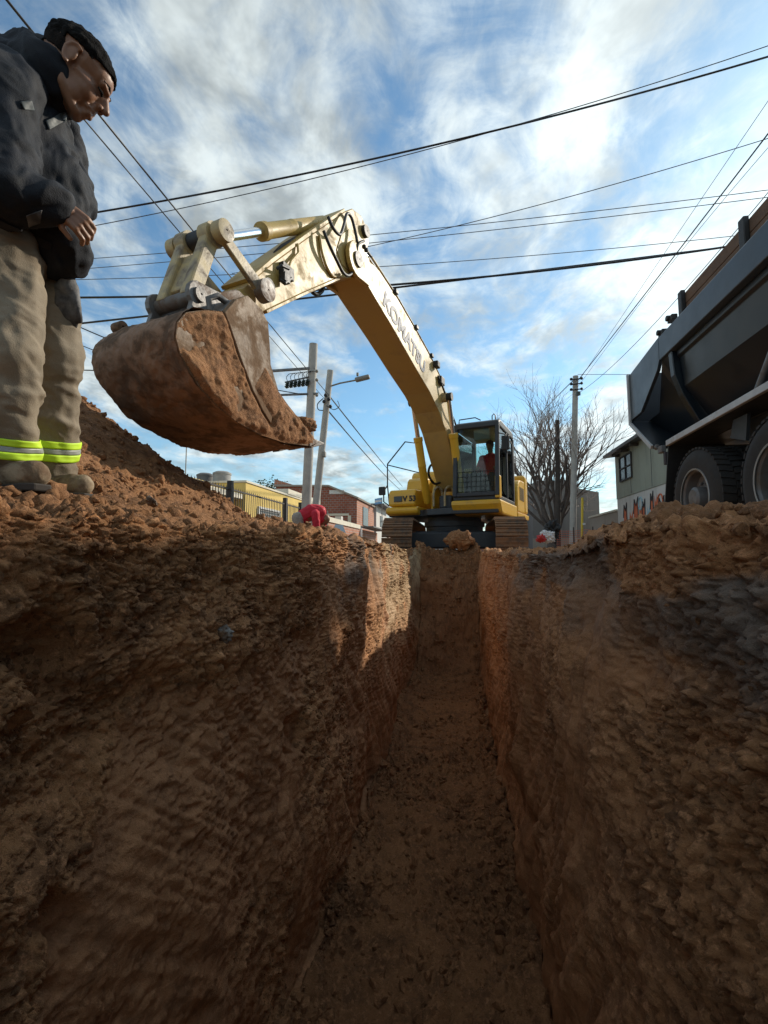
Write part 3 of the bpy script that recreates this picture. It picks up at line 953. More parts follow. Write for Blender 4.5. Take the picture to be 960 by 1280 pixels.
hr = E_()
hr.tube([(0.78, -1.32, 1.10), (0.80, -1.36, 1.55), (0.80, -1.36, 2.06), (0.35, -1.10, 2.66), (0.15, -0.78, 2.62), (0.12, -0.74, 1.80)], 0.016, 8)
hr.tube([(0.80, -1.36, 2.04), (0.15, -0.78, 1.90)], 0.013, 8)
hr.tube([(0.80, -1.36, 1.55), (0.84, -1.44, 1.42), (0.92, -1.40, 1.16), (0.86, -1.28, 1.06)], 0.016, 8)
hr.build('handrail', M['black'], exc, 60)
E_().box((0.88, -1.46, 1.42), (0.06, 0.17, 0.20)).build('mirror', M['black'], exc, bevel=0.02)
E_().tube([(0.13, -0.745, 1.78), (0.13, -0.745, 2.3)], 0.03, 8).build('intake_stack', M['black'], exc, 60)


def text_part(name, body, size, o, xdir, ydir, mat, parent, bold=0.0, shear=0.0, width=1.0, depth=0.006, inv=None):
    """flat lettering with its own thickness; o, xdir, ydir in the parent's space"""
    cu = bpy.data.curves.new(name, 'FONT')
    cu.body = body
    cu.size = size
    cu.offset = bold
    cu.extrude = depth
    cu.shear = shear
    ob = bpy.data.objects.new(name, cu)
    col.objects.link(ob)
    dg = bpy.context.evaluated_depsgraph_get()
    me = bpy.data.meshes.new_from_object(ob.evaluated_get(dg))
    bpy.data.objects.remove(ob)
    x, y = Vector(xdir).normalized(), Vector(ydir).normalized()
    z = x.cross(y)
    Mx = Matrix.Identity(4)
    for i in range(3):
        Mx[i][0], Mx[i][1], Mx[i][2], Mx[i][3] = x[i] * width, y[i], z[i], Vector(o)[i]
    me.transform(Mx)
    me.materials.clear()
    return linkmesh(name, me, mat, parent)


R3 = EM.to_3x3()
text_part('lettering', 'V 53', 0.17, EM @ Vector((0.957, -0.90, 1.145)), R3 @ Vector((0, 1, 0)), (0, 0, 1), M['black_letters'], tb, 0.006, 0, 1.0)

# under-cab panels and side covers
eprism('cab_skirt', [(1.22, 1.07), (1.22, 0.98), (1.10, 0.80), (0.9, 0.775), (-0.55, 0.775), (-0.55, 1.07)], 0.32, 1.36, M['yellow'], exc, 0.035)
sc_ = eprism('side_cover', [(-0.57, 0.945), (-0.57, 1.20)] + [(-0.95 + 0.38 * math.cos(math.radians(a)) * 1.0, 1.32 + 0.42 * math.sin(math.radians(a))) for a in range(0, 91, 15)] + [(-1.5, 1.76), (-1.5, 0.945)], 0.98, 1.37, M['yellow'], exc, 0.03)
for k in range(4):
    E_().box((-0.86 - 0.15 * k, 1.373, 1.40), (0.06, 0.012, 0.32)).build('air_slot', M['dark'], sc_)
eprism('side_sill', [(-0.57, 0.76), (-0.57, 0.94), (-2.05, 0.94), (-2.05, 0.82)], 0.9, 1.375, M['yellow'], exc, 0.02)

# cab
CL0, CL1, CU0, CU1 = 0.36, 1.33, -0.42, 1.16
cab = E_()
cab.prism(*plan([(CU1, CL0), (CU1, CL1), (CU0, CL1), (CU0, CL0)], 1.075, 1.15))
cab_o = cab.build('cab_floor', M['dark'], exc, bevel=0.01)
def pillar(a, b, w, h): return E_().bar(a, b, w, h, (1, 0, 0)).build('cab_pillar', M['dark'], exc, bevel=0.012)
fr_b, fr_t = CU1 + 0.02, CU1 - 0.10
for L in (CL0 + 0.04, CL1 - 0.04):
    pillar((fr_b, L, 1.15), (fr_t + 0.02, L, 2.62), 0.085, 0.075)
    pillar((CU0 + 0.04, L, 1.15), (CU0 + 0.04, L, 2.62), 0.09, 0.09)
pillar((0.30, CL1 - 0.03, 1.15), (0.30, CL1 - 0.03, 2.62), 0.05, 0.06)
E_().box((fr_b, (CL0 + CL1) / 2, 1.19), (0.07, CL1 - CL0 - 0.17, 0.08)).build('cab_sill', M['dark'], exc, bevel=0.01)
roof = E_().prism(*ep([(fr_t + 0.06, 2.60), (fr_t + 0.03, 2.72), (fr_t - 0.12, 2.78), (CU0 + 0.15, 2.78), (CU0, 2.70), (CU0, 2.60)], CL0, CL1)).build('cab_roof', M['dark'], exc, bevel=0.04, seg=3)
E_().tube([(fr_t - 0.1, CL0 + 0.08, 2.78), (fr_t - 0.05, CL0 + 0.1, 2.84), (fr_t - 0.05, CL0 + 0.45, 2.85), (fr_t - 0.12, CL0 + 0.55, 2.80)], 0.012, 6).build('roof_rail', M['black'], roof, 60)
E_().tube([(fr_t - 0.1, CL1 - 0.17, 2.78), (fr_t - 0.1, CL1 - 0.17, 2.86), (fr_t - 0.1, CL1 - 0.13, 2.90), (fr_t - 0.1, CL1 - 0.10, 2.86), (fr_t - 0.1, CL1 - 0.10, 2.78)], 0.012, 6).build('lifting_eye', M['black'], roof, 60)
E_().prism([(fr_b - 0.01, CL0 + 0.08, 1.23), (fr_b - 0.01, CL1 - 0.08, 1.23), (fr_t + 0.01, CL1 - 0.08, 2.60), (fr_t + 0.01, CL0 + 0.08, 2.60)],
           [(fr_b - 0.018, CL0 + 0.08, 1.23), (fr_b - 0.018, CL1 - 0.08, 1.23), (fr_t + 0.002, CL1 - 0.08, 2.60), (fr_t + 0.002, CL0 + 0.08, 2.60)]).build('windscreen', M['glass'], exc)
for nm, L, u0, u1 in (('side_window', CL0 + 0.03, CU0 + 0.09, fr_t - 0.02), ('door_window', CL1 - 0.03, 0.34, fr_t - 0.02), ('side_window', CL1 - 0.03, CU0 + 0.09, 0.26)):
    E_().prism([(u0, L, 1.22), (u1 + 0.06, L, 1.22), (u1, L, 2.58), (u0, L, 2.58)], [(u0, L + 0.008, 1.22), (u1 + 0.06, L + 0.008, 1.22), (u1, L + 0.008, 2.58), (u0, L + 0.008, 2.58)]).build(nm, M['glass'], exc)
E_().box((CU0 + 0.02, (CL0 + CL1) / 2, 2.22), (0.008, CL1 - CL0 - 0.16, 0.62)).build('rear_window', M['glass'], exc)
E_().box((CU0 + 0.02, (CL0 + CL1) / 2, 1.52), (0.04, CL1 - CL0 - 0.1, 0.75)).build('cab_back_panel', M['dark'], exc)
gg = E_()
for k in range(9):
    L = CL0 + 0.10 + (CL1 - CL0 - 0.2) * k / 8
    gg.tube([(fr_b + 0.005, L, 1.22), (fr_b - 0.025, L, 1.68)], 0.0045, 5)
for k in range(5):
    z = 1.25 + 0.105 * k
    u = fr_b + 0.006 - (z - 1.22) * 0.07
    gg.tube([(u, CL0 + 0.09, z), (u, CL1 - 0.09, z)], 0.0045, 5)
gg.build('guard_grid', M['black'], exc)
eprism('sun_visor', [(fr_t - 0.03, 2.58), (fr_t - 0.03, 2.36), (fr_t - 0.05, 2.36), (fr_t - 0.05, 2.58)], CL0 + 0.42, CL1 - 0.22, M['lamp'], exc, 0.005)
eprism('cab_corner_panel', [(fr_b + 0.025, 1.10), (fr_b + 0.005, 1.56), (fr_b - 0.14, 1.56), (fr_b - 0.16, 1.10)], CL1 - 0.09, CL1 + 0.015, M['yellow'], exc, 0.02)
E_().tube([(fr_t + 0.05, CL1 - 0.02, 2.45), (fr_t + 0.10, CL1 + 0.14, 2.38), (fr_t + 0.08, CL1 + 0.16, 2.0)], 0.014, 8).build('mirror_arm', M['black'], exc, 60)
E_().box((fr_t + 0.06, CL1 + 0.13, 2.22), (0.05, 0.16, 0.30)).build('mirror', M['black'], exc, bevel=0.02)
E_().tube([(0.25, CL1 + 0.05, 1.25), (0.25, CL1 + 0.09, 1.35), (0.25, CL1 + 0.09, 2.35), (0.25, CL1 + 0.05, 2.45)], 0.014, 8).build('grab_bar', M['black'], exc, 60)
# seat and levers
st = E_()
st.box((0.12, 0.85, 1.50), (0.50, 0.50, 0.14))
st.bar((-0.12, 0.85, 1.55), (-0.25, 0.85, 2.25), 0.48, 0.13, (1, 0, 0))
st.box((0.12, 0.85, 1.30), (0.36, 0.36, 0.26))
st.build('operator_seat', M['seat'], exc, bevel=0.05, seg=3)
ct = E_()
ct.bar((0.5, 0.62, 1.16), (0.52, 0.62, 1.72), 0.12, 0.12, (1, 0, 0))
ct.tube([(0.40, 0.58, 1.72), (0.45, 0.60, 1.95)], 0.02, 8)
ct.tube([(0.40, 1.12, 1.72), (0.45, 1.10, 1.93)], 0.02, 8)
ct.box((0.38, 1.13, 1.62), (0.34, 0.12, 0.18))
ct.build('control_console', M['black'], exc, 60)

# boom: box section with a banana bend
boom_pts = [(0.02, 1.42), (0.34, 1.46), (0.92, 2.08), (1.35, 2.55), (1.78, 2.86), (2.30, 3.10), (3.05, 3.33), (3.90, 3.62), (4.70, 3.86), (5.05, 3.97),
            (5.10, 4.30), (4.50, 4.36), (3.80, 4.24), (2.95, 4.02), (2.25, 3.82), (1.70, 3.60), (1.18, 3.22), (0.72, 2.72), (0.30, 2.15), (-0.02, 1.72)]
BW = 0.27
boom = eprism('boom', boom_pts, -BW, BW, M['yellow_boom'], exc, 0.012)
for s in (-1, 1):
    eprism('boom_fork', [(4.85, 3.92)] + arc((5.2, 4.13), 0.25, -95, 95, 10) + [(4.85, 4.34)], s * 0.222, s * 0.285, M['yellow_worn'], boom, 0.01)
    eprism('boom_foot_bracket', [(-0.22, 0.945), (-0.22, 1.55)] + arc((0.12, 1.58), 0.25, 150, 20, 6) + [(0.55, 1.3), (0.62, 0.945)], s * 0.30, s * 0.36, M['yellow'], exc, 0.01)
E_().lathe((5.2, -0.31, 4.13), (0, 1, 0), [(0.01, 0), (0.11, 0), (0.11, 0.62), (0.01, 0.62)], 20).build('elbow_pin', M['black'], boom, 40)
E_().lathe((1.55, -0.37, 3.20), (0, 1, 0), [(0.01, 0), (0.10, 0), (0.10, 0.74), (0.01, 0.74)], 18).build('cylinder_pin', M['yellow_arm_steel'], boom, 40)
# hydraulic pipes on top of the boom
pp = E_()
for L, off in ((0.25, 0.035), (0.19, 0.05), (0.12, 0.045)):
    pp.tube([(u, L, z + off) for u, z in [(0.75, 2.77), (1.18, 3.24), (1.70, 3.62), (2.25, 3.84), (2.95, 4.04), (3.80, 4.26), (4.50, 4.38), (4.72, 4.42)]], 0.019, 8)
pp.build('hydraulic_pipes', M['yellow_arm_steel'], boom, 60)
for u, z in ((2.2, 3.86), (3.0, 4.09), (3.9, 4.31)):
    E_().box((u, 0.2, z), (0.10, 0.22, 0.07)).build('pipe_clamp', M['black'], boom, bevel=0.01)
E_().box((2.05, 0.33, 3.72), (0.16, 0.10, 0.13)).build('work_lamp', M['black'], boom, bevel=0.02)
E_().box((1.72, 0.31, 3.50), (0.22, 0.08, 0.16)).build('valve_block', M['black'], boom, bevel=0.015)
text_part('lettering', 'KOMATSU', 0.36, EM @ Vector((4.38, BW + 0.003, 3.89)), R3 @ Vector((-0.957, 0, -0.29)), R3 @ Vector((-0.29, 0, 0.957)), M['navy_letters'], boom, 0.014, 0, 1.10, 0.004)


def cylinder(name, a, b, L, rb, rr, frac, parent, mat):
    a, b = Vector((a[0], L, a[1])), Vector((b[0], L, b[1]))
    d = (b - a).normalized()
    m = a + (b - a) * frac
    ln = (m - a).length
    o = E_().lathe(a, d, [(0.01, -0.02), (rb * 0.8, -0.02), (rb, 0.06), (rb, ln * 0.55), (rb * 1.05, ln * 0.56), (rb * 1.05, ln * 0.58), (rb, ln * 0.59), (rb, ln - 0.1), (rb * 1.15, ln - 0.09), (rb * 1.15, ln), (rr, ln + 0.01)], 24).build(name, mat, parent, 35)
    E_().lathe(m - d * 0.05, d, [(rr, 0), (rr, (b - m).length + 0.03)], 20).build('piston_rod', M['chrome'], o, True)
    E_().lathe(b - Vector((0, rb * 0.9, 0)), (0, 1, 0), [(0.01, 0), (rr * 1.7, 0), (rr * 1.7, rb * 1.8), (0.01, rb * 1.8)], 20).build('rod_eye', M['black'], o, 40)
    return o


for s in (-1, 1):
    cylinder('boom_cylinder', (0.72, 1.12), (1.55, 3.20), s * 0.40, 0.088, 0.05, 0.66, exc, M['yellow'])
cylinder('arm_cylinder', (1.95, 4.02), (4.80, 4.80), -0.02, 0.095, 0.055, 0.66, exc, M['yellow_worn'])
# arm
arm_pts = [(7.36, 2.62), (6.93, 3.12), (6.16, 3.95), (5.42, 4.73), (5.20, 4.93), (4.92, 5.0), (4.74, 4.92), (4.68, 4.72), (4.78, 4.5), (4.98, 4.05), (5.16, 3.90), (5.56, 3.70),
           (6.36, 3.08), (7.02, 2.55), (7.40, 2.24)] + arc((7.5, 2.36), 0.15, -100, 60, 6)
arm = eprism('arm', arm_pts, -0.185, 0.185, M['yellow_worn'], exc, 0.01)
eprism('arm_edge_flange', [(7.25, 2.75), (6.93, 3.125), (6.16, 3.955), (5.42, 4.735), (5.44, 4.765), (6.19, 3.985), (6.96, 3.155), (7.28, 2.775)], -0.20, 0.20, M['yellow_worn'], arm, 0.004)
eprism('arm_edge_flange', [(5.56, 3.70), (6.36, 3.08), (7.02, 2.55), (7.00, 2.525), (6.34, 3.055), (5.54, 3.675)], -0.20, 0.20, M['yellow_worn'], arm, 0.004)
eprism('wear_plate', [(5.30, 4.55), (5.06, 4.10), (5.22, 3.95), (5.48, 3.92), (5.62, 4.05), (5.50, 4.35)], 0.186, 0.196, M['yellow_worn'], arm, 0.004)
for c in [(7.02, 2.80), (4.84, 4.80)]:
    E_().lathe((c[0], -0.24, c[1]), (0, 1, 0), [(0.01, 0), (0.09, 0), (0.09, 0.48), (0.01, 0.48)], 18).build('arm_pin', M['black'], arm, 40)
vb = E_()
vb.box(Vector(UL(358, 340, 0.21)), (0.20, 0.07, 0.14))
vb.box(Vector(UL(356, 348, 0.25)), (0.10, 0.08, 0.10))
vb.tube([UL(346, 336, 0.24), UL(352, 332, 0.28), UL(361, 336, 0.28)], 0.02, 6)
vb.tube([UL(350, 350, 0.24), UL(356, 354, 0.28), UL(364, 348, 0.26)], 0.02, 6)
vb.build('stop_valve', M['black'], arm, bevel=0.008)
E_().tube([UL(341, 325, 0.05), UL(344, 316, 0.05), UL(352, 308, 0.05), UL(368, 299, 0.05), UL(372, 303, 0.05)], 0.022, 8).build('arm_pipe', M['black'], arm, 60)
E_().tube([UL(372, 305, 0.205), UL(373, 316, 0.215), UL(364, 326, 0.215), UL(360, 336, 0.215)], 0.016, 8).build('arm_pipe', M['yellow_worn'], arm, 60)


def smooth_path(pts, n=6):
    pts = [Vector(p) for p in pts]
    out = []
    for i in range(len(pts) - 1):
        p0, p1, p2, p3 = pts[max(i - 1, 0)], pts[i], pts[i + 1], pts[min(i + 2, len(pts) - 1)]
        for k in range(n):
            t_ = k / n
            out.append(0.5 * ((2 * p1) + (p2 - p0) * t_ + (2 * p0 - 5 * p1 + 4 * p2 - p3) * t_ ** 2 + (3 * p1 - p0 - 3 * p2 + p3) * t_ ** 3))
    out.append(pts[-1])
    return out


Z5 = lambda x, y, L: UL(380 + x * 100 / 960, 250 + y * 120 / 1152, L)
for pts in ([(235, 370), (300, 530), (400, 740), (470, 870), (535, 905), (590, 840), (625, 660), (650, 530), (720, 490)],
            [(290, 200), (345, 330), (430, 415), (475, 310), (515, 165), (570, 215), (615, 380), (640, 510)]):
    E_().tube(smooth_path([Z5(x, y, 0.27 + 0.03 * math.sin(i)) for i, (x, y) in enumerate(pts)]), 0.021, 8).build('hydraulic_hose', M['black'], exc, 60)
E_().tube(smooth_path([Z5(185, 430, 0.20), Z5(215, 620, 0.205), Z5(270, 800, 0.205), Z5(350, 915, 0.205), Z5(430, 890, 0.21)]), 0.018, 8).build('hydraulic_pipe', M['yellow_worn'], arm, 60)
E_().tube(smooth_path([Z5(80, 1060, -0.1), Z5(110, 1110, -0.1), Z5(160, 1130, -0.1), Z5(215, 1090, -0.1), Z5(240, 1000, -0.1)]), 0.03, 8).build('hydraulic_hose', M['black'], arm, 60)
fitting = E_()
for x, y in ((660, 600), (690, 650), (720, 560), (700, 720), (745, 600)):
    fitting.ball(Z5(x, y, 0.25), 0.035, None, 8, 6)
    fitting.tube([Z5(x, y, 0.25), Z5(x + 60, y + 80, 0.24)], 0.02, 8)
fitting.build('hose_fittings', M['black'], boom, 60)
E_().tube(smooth_path([(0.45, -0.15, 2.1), (0.75, -0.3, 1.95), (0.82, -0.32, 1.72), (0.62, -0.26, 1.55), (0.40, -0.16, 1.62)]), 0.028, 8).build('hydraulic_hose', M['black'], exc, 60)
for L in (-0.12, 0.14):
    E_().tube(smooth_path([(0.90, L - 0.06, 1.0), (0.88, L - 0.06, 1.32), (0.80, L, 1.44), (0.70, L + 0.06, 1.36), (0.66, L + 0.07, 1.02)]), 0.026, 8).build('hydraulic_hose', M['yellow_arm_steel'], exc, 60)
E_().box((0.62, 0.06, 1.10), (0.4, 0.30, 0.30)).build('swivel_block', M['dark'], exc, bevel=0.04)
E_().tube(smooth_path([(1.9, 0.3, 3.55), (1.55, 0.36, 3.2), (1.25, 0.36, 2.95), (0.85, 0.34, 2.75), (0.6, 0.34, 2.3), (0.5, 0.32, 1.8)]), 0.02, 8).build('hydraulic_hose', M['black'], exc, 60)

# bucket cylinder and linkage
P1, P2, BP, BP2 = (7.76, 2.93), (7.17, 2.66), (7.50, 2.36), (7.98, 2.22)
cylinder('bucket_cylinder', (5.62, 4.50), P1, 0.0, 0.088, 0.052, 0.60, exc, M['yellow_worn'])
for s in (-1, 1):
    d = Vector((P1[0] - P2[0], 0, P1[1] - P2[1])).normalized()
    n = Vector((-d.z, 0, d.x))
    a, b = Vector((P2[0], 0, P2[1])), Vector((P1[0], 0, P1[1]))
    poly = [a + n * 0.075 - d * 0.07, a - n * 0.075 - d * 0.07, b - n * 0.055, b - n * 0.05 + d * 0.08, b + n * 0.05 + d * 0.08, b + n * 0.055]
    rk = E_().prism([(q.x, s * 0.235, q.z) for q in poly], [(q.x, s * 0.29, q.z) for q in poly]).build('rocker_arm', M['yellow_arm_steel'], exc, bevel=0.012)
    for q, r in ((a, 0.115), (b, 0.10)):
        E_().lathe((q.x, s * 0.295 - 0.05, q.z), (0, 1, 0), [(0.01, 0), (r, 0), (r, 0.10), (r * 0.7, 0.105), (0.01, 0.105)], 22).build('pin_boss', M['steel'] if q is a else M['yellow_arm_steel'], rk, 35)
lk = E_()
for s in (-1, 1):
    lk.bar((P1[0], s * 0.15, P1[1] + 0.02), (BP2[0], s * 0.15, BP2[1]), 0.11, 0.15, (1, 0, 0.2))
lk.bar((7.80, 0, 2.75), (7.95, 0, 2.32), 0.24, 0.07, (1, 0, 0.2))
link = lk.build('bucket_link', M['yellow_arm_steel'], exc, bevel=0.02)
for s in (-1, 1):
    E_().lathe((P1[0], s * 0.15 - 0.06, P1[1]), (0, 1, 0), [(0.01, 0), (0.115, 0), (0.115, 0.12), (0.01, 0.12)], 22).build('pin_boss', M['yellow_arm_steel'], link, 35)

# bucket
out = [(6.50, 1.19), (6.62, 1.14), (7.05, 1.085), (7.42, 1.085), (7.74, 1.13), (7.96, 1.20), (8.13, 1.29), (8.26, 1.40), (8.35, 1.50), (8.40, 1.62), (8.39, 1.74), (8.31, 1.86), (8.12, 1.97), (7.92, 2.05)]
mouth = [(7.80, 2.22), (7.66, 2.32), (7.46, 2.28), (7.37, 2.18), (7.34, 1.98), (7.32, 1.80), (7.20, 1.60), (7.02, 1.49), (6.78, 1.37), (6.56, 1.26)]
HB = 0.50
bucket = E_()
for s in (-1, 1): bucket.prism(*ep(out + mouth, s * HB, s * (HB - 0.03)))
bucket = bucket.build('bucket', M['bucket_side'], exc, bevel=0.006)


def resample(pts, n):
    p = np.array(pts)
    s = np.concatenate([[0], np.cumsum(np.linalg.norm(np.diff(p, axis=0), axis=1))])
    q = np.linspace(0, s[-1], n)
    return np.stack([np.interp(q, s, p[:, 0]), np.interp(q, s, p[:, 1])], 1)


def grid_mesh(name, G, mat, parent, smooth=True):
    a, b = G.shape[:2]
    i = np.arange(a - 1)[:, None] * b + np.arange(b - 1)[None]
    q = np.stack([i, i + 1, i + b + 1, i + b], -1).reshape(-1, 4)
    me = bpy.data.meshes.new(name)
    me.from_pydata([tuple(v) for v in G.reshape(-1, 3)], [], [tuple(int(k) for k in f) for f in q])
    me.polygons.foreach_set('use_smooth', [smooth] * len(me.polygons))
    return linkmesh(name, me, mat, parent)


def ewarp(G):
    A = np.array(EM)
    return G @ A[:3, :3].T + A[:3, 3]


nS, nL = 150, 90
oc = resample(out, nS)
for _ in range(6): oc[1:-1] = 0.5 * oc[1:-1] + 0.25 * (oc[:-2] + oc[2:])
tn = np.gradient(oc, axis=0)
nn = np.stack([tn[:, 1], -tn[:, 0]], 1)
nn /= np.linalg.norm(nn, axis=1, keepdims=True)
Ls_ = np.linspace(-HB - 0.004, HB + 0.004, nL)
G = np.stack([np.repeat(oc[:, :1], nL, 1), np.repeat(Ls_[None], nS, 0), np.repeat(oc[:, 1:], nL, 1)], -1)
hgt = 0.012 + 0.020 * fbm(G * 4, 4, 201) + 0.018 * (0.5 - worley(G * 11, 203)) * ss(-0.2, 0.3, fbm(G * 3, 2, 205)) + 0.006 * fbm(G * 40, 3, 207)
G = G + np.stack([nn[:, 0:1] * hgt, hgt * 0, nn[:, 1:2] * hgt], -1)
grid_mesh('bucket_shell', ewarp(G), M['bucket'], bucket)
ins = oc - nn * 0.035
E_().prism(*ep([tuple(p) for p in (oc - nn * 0.002)[::6]] + [tuple(p) for p in ins[::6][::-1]], -HB + 0.002, HB - 0.002)).build('bucket_floor_plate', M['bucket'], bucket)
# mud caked on the near side plate
poly = np.array(out + mouth)


def inside(px, pz, poly):
    c = np.zeros(px.shape, bool)
    n = len(poly)
    for i in range(n):
        x0, z0 = poly[i]
        x1, z1 = poly[(i + 1) % n]
        hit = ((z0 > pz) != (z1 > pz)) & (px < (x1 - x0) * (pz - z0) / (z1 - z0 + 1e-9) + x0)
        c ^= hit
    return c


def edge_dist(px, pz, poly):
    d = np.full(px.shape, 9.0)
    n = len(poly)
    for i in range(n):
        a, b = np.array(poly[i]), np.array(poly[(i + 1) % n])
        ab = b - a
        t_ = np.clip(((px - a[0]) * ab[0] + (pz - a[1]) * ab[1]) / (ab @ ab + 1e-9), 0, 1)
        d = np.minimum(d, np.hypot(px - a[0] - t_ * ab[0], pz - a[1] - t_ * ab[1]))
    return d


def caked(name, poly, L, side, mat, parent, amp, seed, step=0.011):
    us, zs = np.arange(poly[:, 0].min(), poly[:, 0].max(), step), np.arange(poly[:, 1].min(), poly[:, 1].max(), step)
    A, B = np.meshgrid(us, zs, indexing='ij')
    ins_ = inside(A, B, poly)
    ed = edge_dist(A, B, poly)
    q = np.stack([A, B, A * 0 + seed], -1)
    h = amp * (0.45 + 0.8 * fbm(q * 3.0, 4, seed) + 0.55 * (0.5 - worley(q * 9, seed)) + 0.3 * (0.5 - worley(q * 24, seed + 1)))
    h = h * ss(0, 0.05, ed)
    keep = ins_ & (h > -0.004)
    V = np.stack([A, L + side * np.maximum(h, -0.004), B], -1)
    idx = -np.ones(A.shape, int)
    i0 = np.arange(A.shape[0] - 1)
    okq = keep[:-1, :-1] & keep[1:, :-1] & keep[1:, 1:] & keep[:-1, 1:]
    used = np.zeros(A.shape, bool)
    used[:-1, :-1] |= okq; used[1:, :-1] |= okq; used[1:, 1:] |= okq; used[:-1, 1:] |= okq
    idx[used] = np.arange(used.sum())
    fs = np.stack([idx[:-1, :-1], idx[1:, :-1], idx[1:, 1:], idx[:-1, 1:]], -1)[okq]
    me = bpy.data.meshes.new(name)
    me.from_pydata([tuple(v) for v in ewarp(V[used])], [], [tuple(int(k) for k in f) for f in fs])
    me.polygons.foreach_set('use_smooth', [True] * len(me.polygons))
    return linkmesh(name, me, mat, parent)


rib = [(7.93, 2.03), (7.84, 1.90), (7.72, 1.70), (7.56, 1.47), (7.42, 1.32), (7.30, 1.22)]
mudpoly = np.array([(6.56, 1.16)] + out[2:] + rib + [(7.18, 1.55), (7.0, 1.47), (6.75, 1.35), (6.56, 1.25)])
caked('caked_mud', mudpoly, HB + 0.001, 1, M['mud'], bucket, 0.050, 211)
eprism('side_wear_plate', rib + [(7.20, 1.58), (7.32, 1.79), (7.34, 1.98), (7.37, 2.18), (7.46, 2.275), (7.66, 2.315), (7.80, 2.21)], HB + 0.001, HB + 0.022, M['bucket_side'], bucket, 0.006)
caked('caked_mud', np.array([(7.25, 1.25), (7.55, 1.5), (7.40, 1.75), (7.22, 1.58), (7.05, 1.48), (6.70, 1.30)]), HB + 0.022, 1, M['mud'], bucket, 0.020, 219)
E_().prism([(6.64, -HB - 0.01, 1.13), (6.46, -HB - 0.01, 1.215), (6.46, -HB - 0.01, 1.235), (6.66, -HB - 0.01, 1.20)], [(6.64, HB + 0.01, 1.13), (6.46, HB + 0.01, 1.215), (6.46, HB + 0.01, 1.235), (6.66, HB + 0.01, 1.20)]).build('cutting_lip', M['steel'], bucket, bevel=0.006)
for k in range(5):
    L = -HB + 0.06 + (2 * HB - 0.12) * k / 4
    tt = E_()
    tt.prism([(6.58, L - 0.045, 1.13), (6.58, L + 0.045, 1.13), (6.56, L + 0.045, 1.25), (6.56, L - 0.045, 1.25)],
             [(6.30, L - 0.028, 1.225), (6.30, L + 0.028, 1.225), (6.295, L + 0.028, 1.245), (6.295, L - 0.028, 1.245)])
    tt.build('tooth', M['steel'], bucket, bevel=0.006)
for s in (-1, 1):
    eprism('hinge_ear', [(7.40, 2.14)] + arc(BP, 0.14, 170, 70, 5) + [(7.75, 2.36)] + arc(BP2, 0.12, 100, -50, 6) + [(8.10, 1.97), (7.90, 2.02), (7.7, 2.0)], s * 0.225, s * 0.275, M['steel'], bucket, 0.008)
E_().lathe((BP2[0], -0.30, BP2[1]), (0, 1, 0), [(0.01, 0), (0.065, 0), (0.065, 0.6), (0.01, 0.6)], 18).build('bucket_pin', M['steel'], bucket, 40)
E_().prism(*ep([(7.40, 2.20), (7.46, 2.28), (7.66, 2.32), (7.80, 2.215), (7.93, 2.05), (8.10, 1.98), (8.07, 1.95), (7.90, 2.0), (7.76, 2.17), (7.65, 2.28), (7.48, 2.24)], -HB + 0.03, HB - 0.03)).build('bucket_top_plate', M['steel'], bucket, bevel=0.006)
E_().lathe((8.27, -0.40, 1.93), (0, 1, 0), [(0.01, 0), (0.05, 0), (0.05, 0.10), (0.01, 0.10)], 14).build('lifting_lug', M['bucket'], bucket, 40)
E_().tube([(7.93, 0.36, 2.06), (7.98, 0.38, 2.16), (7.90, 0.40, 2.22), (7.80, 0.42, 2.20), (7.72, 0.42, 2.12)], 0.03, 8).build('lifting_shackle', M['steel'], bucket, 60)
# soil heaped in the bucket (rests in it: a thing of its own)
bmL = bmesh.new()
bmesh.ops.create_icosphere(bmL, subdivisions=5, radius=1)
vv = np.array([q.co[:] for q in bmL.verts], np.float32)
kk = 1 + 0.14 * fbm(vv * 3, 4, 230) + 0.10 * (0.5 - worley(vv * 6, 231))
vv = vv * kk[:, None] * np.array([0.62, 0.455, 0.30])
ca, sa = math.cos(-0.55), math.sin(-0.55)
vv = np.stack([vv[:, 0] * ca - vv[:, 2] * sa, vv[:, 1], vv[:, 0] * sa + vv[:, 2] * ca], 1) * np.array([1, 1, 1.0]) + np.array([7.55, 0, 1.52])
lo = np.interp(vv[:, 0], [6.5, 6.62, 7.05, 7.42, 7.74, 7.96, 8.13, 8.26, 8.33], [1.22, 1.18, 1.13, 1.13, 1.18, 1.26, 1.36, 1.48, 1.6])
vv[:, 2] = np.maximum(vv[:, 2], lo)
vv[:, 0] = np.clip(vv[:, 0], 6.55, 8.33)
hi_ = np.interp(vv[:, 0], [6.5, 7.0, 7.3, 7.5, 8.0, 8.3], [1.40, 1.66, 1.85, 1.98, 1.93, 1.75])
vv[:, 2] = np.minimum(vv[:, 2], hi_ + 0.04 * fbm(vv * 6, 3, 235))
vw = ewarp(vv) + np.array([XC, YC, ZG])
for q, p in zip(bmL.verts, vw - vw.mean(0)): q.co = p
meL = bpy.data.meshes.new('soil_load')
bmL.to_mesh(meL)
bmL.free()
meL.polygons.foreach_set('use_smooth', [True] * len(meL.polygons))
sl = linkmesh('soil_load', meL, M['mud'])
sl.location = tuple(vw.mean(0))
tag(sl, 'load of brown soil lying inside the raised excavator bucket', 'soil load')
lump('soil_clod', tuple(Vector((XC, YC, 0)) + FV * 6.66 + LV * 0.40 + Vector((0, 0, 1.36))), (0.16, 0.10, 0.10), 'lump of soil stuck on the bucket lip over the near teeth', 'soil clod', M['mud'], seed=41, amp=0.3, freq=2.4)

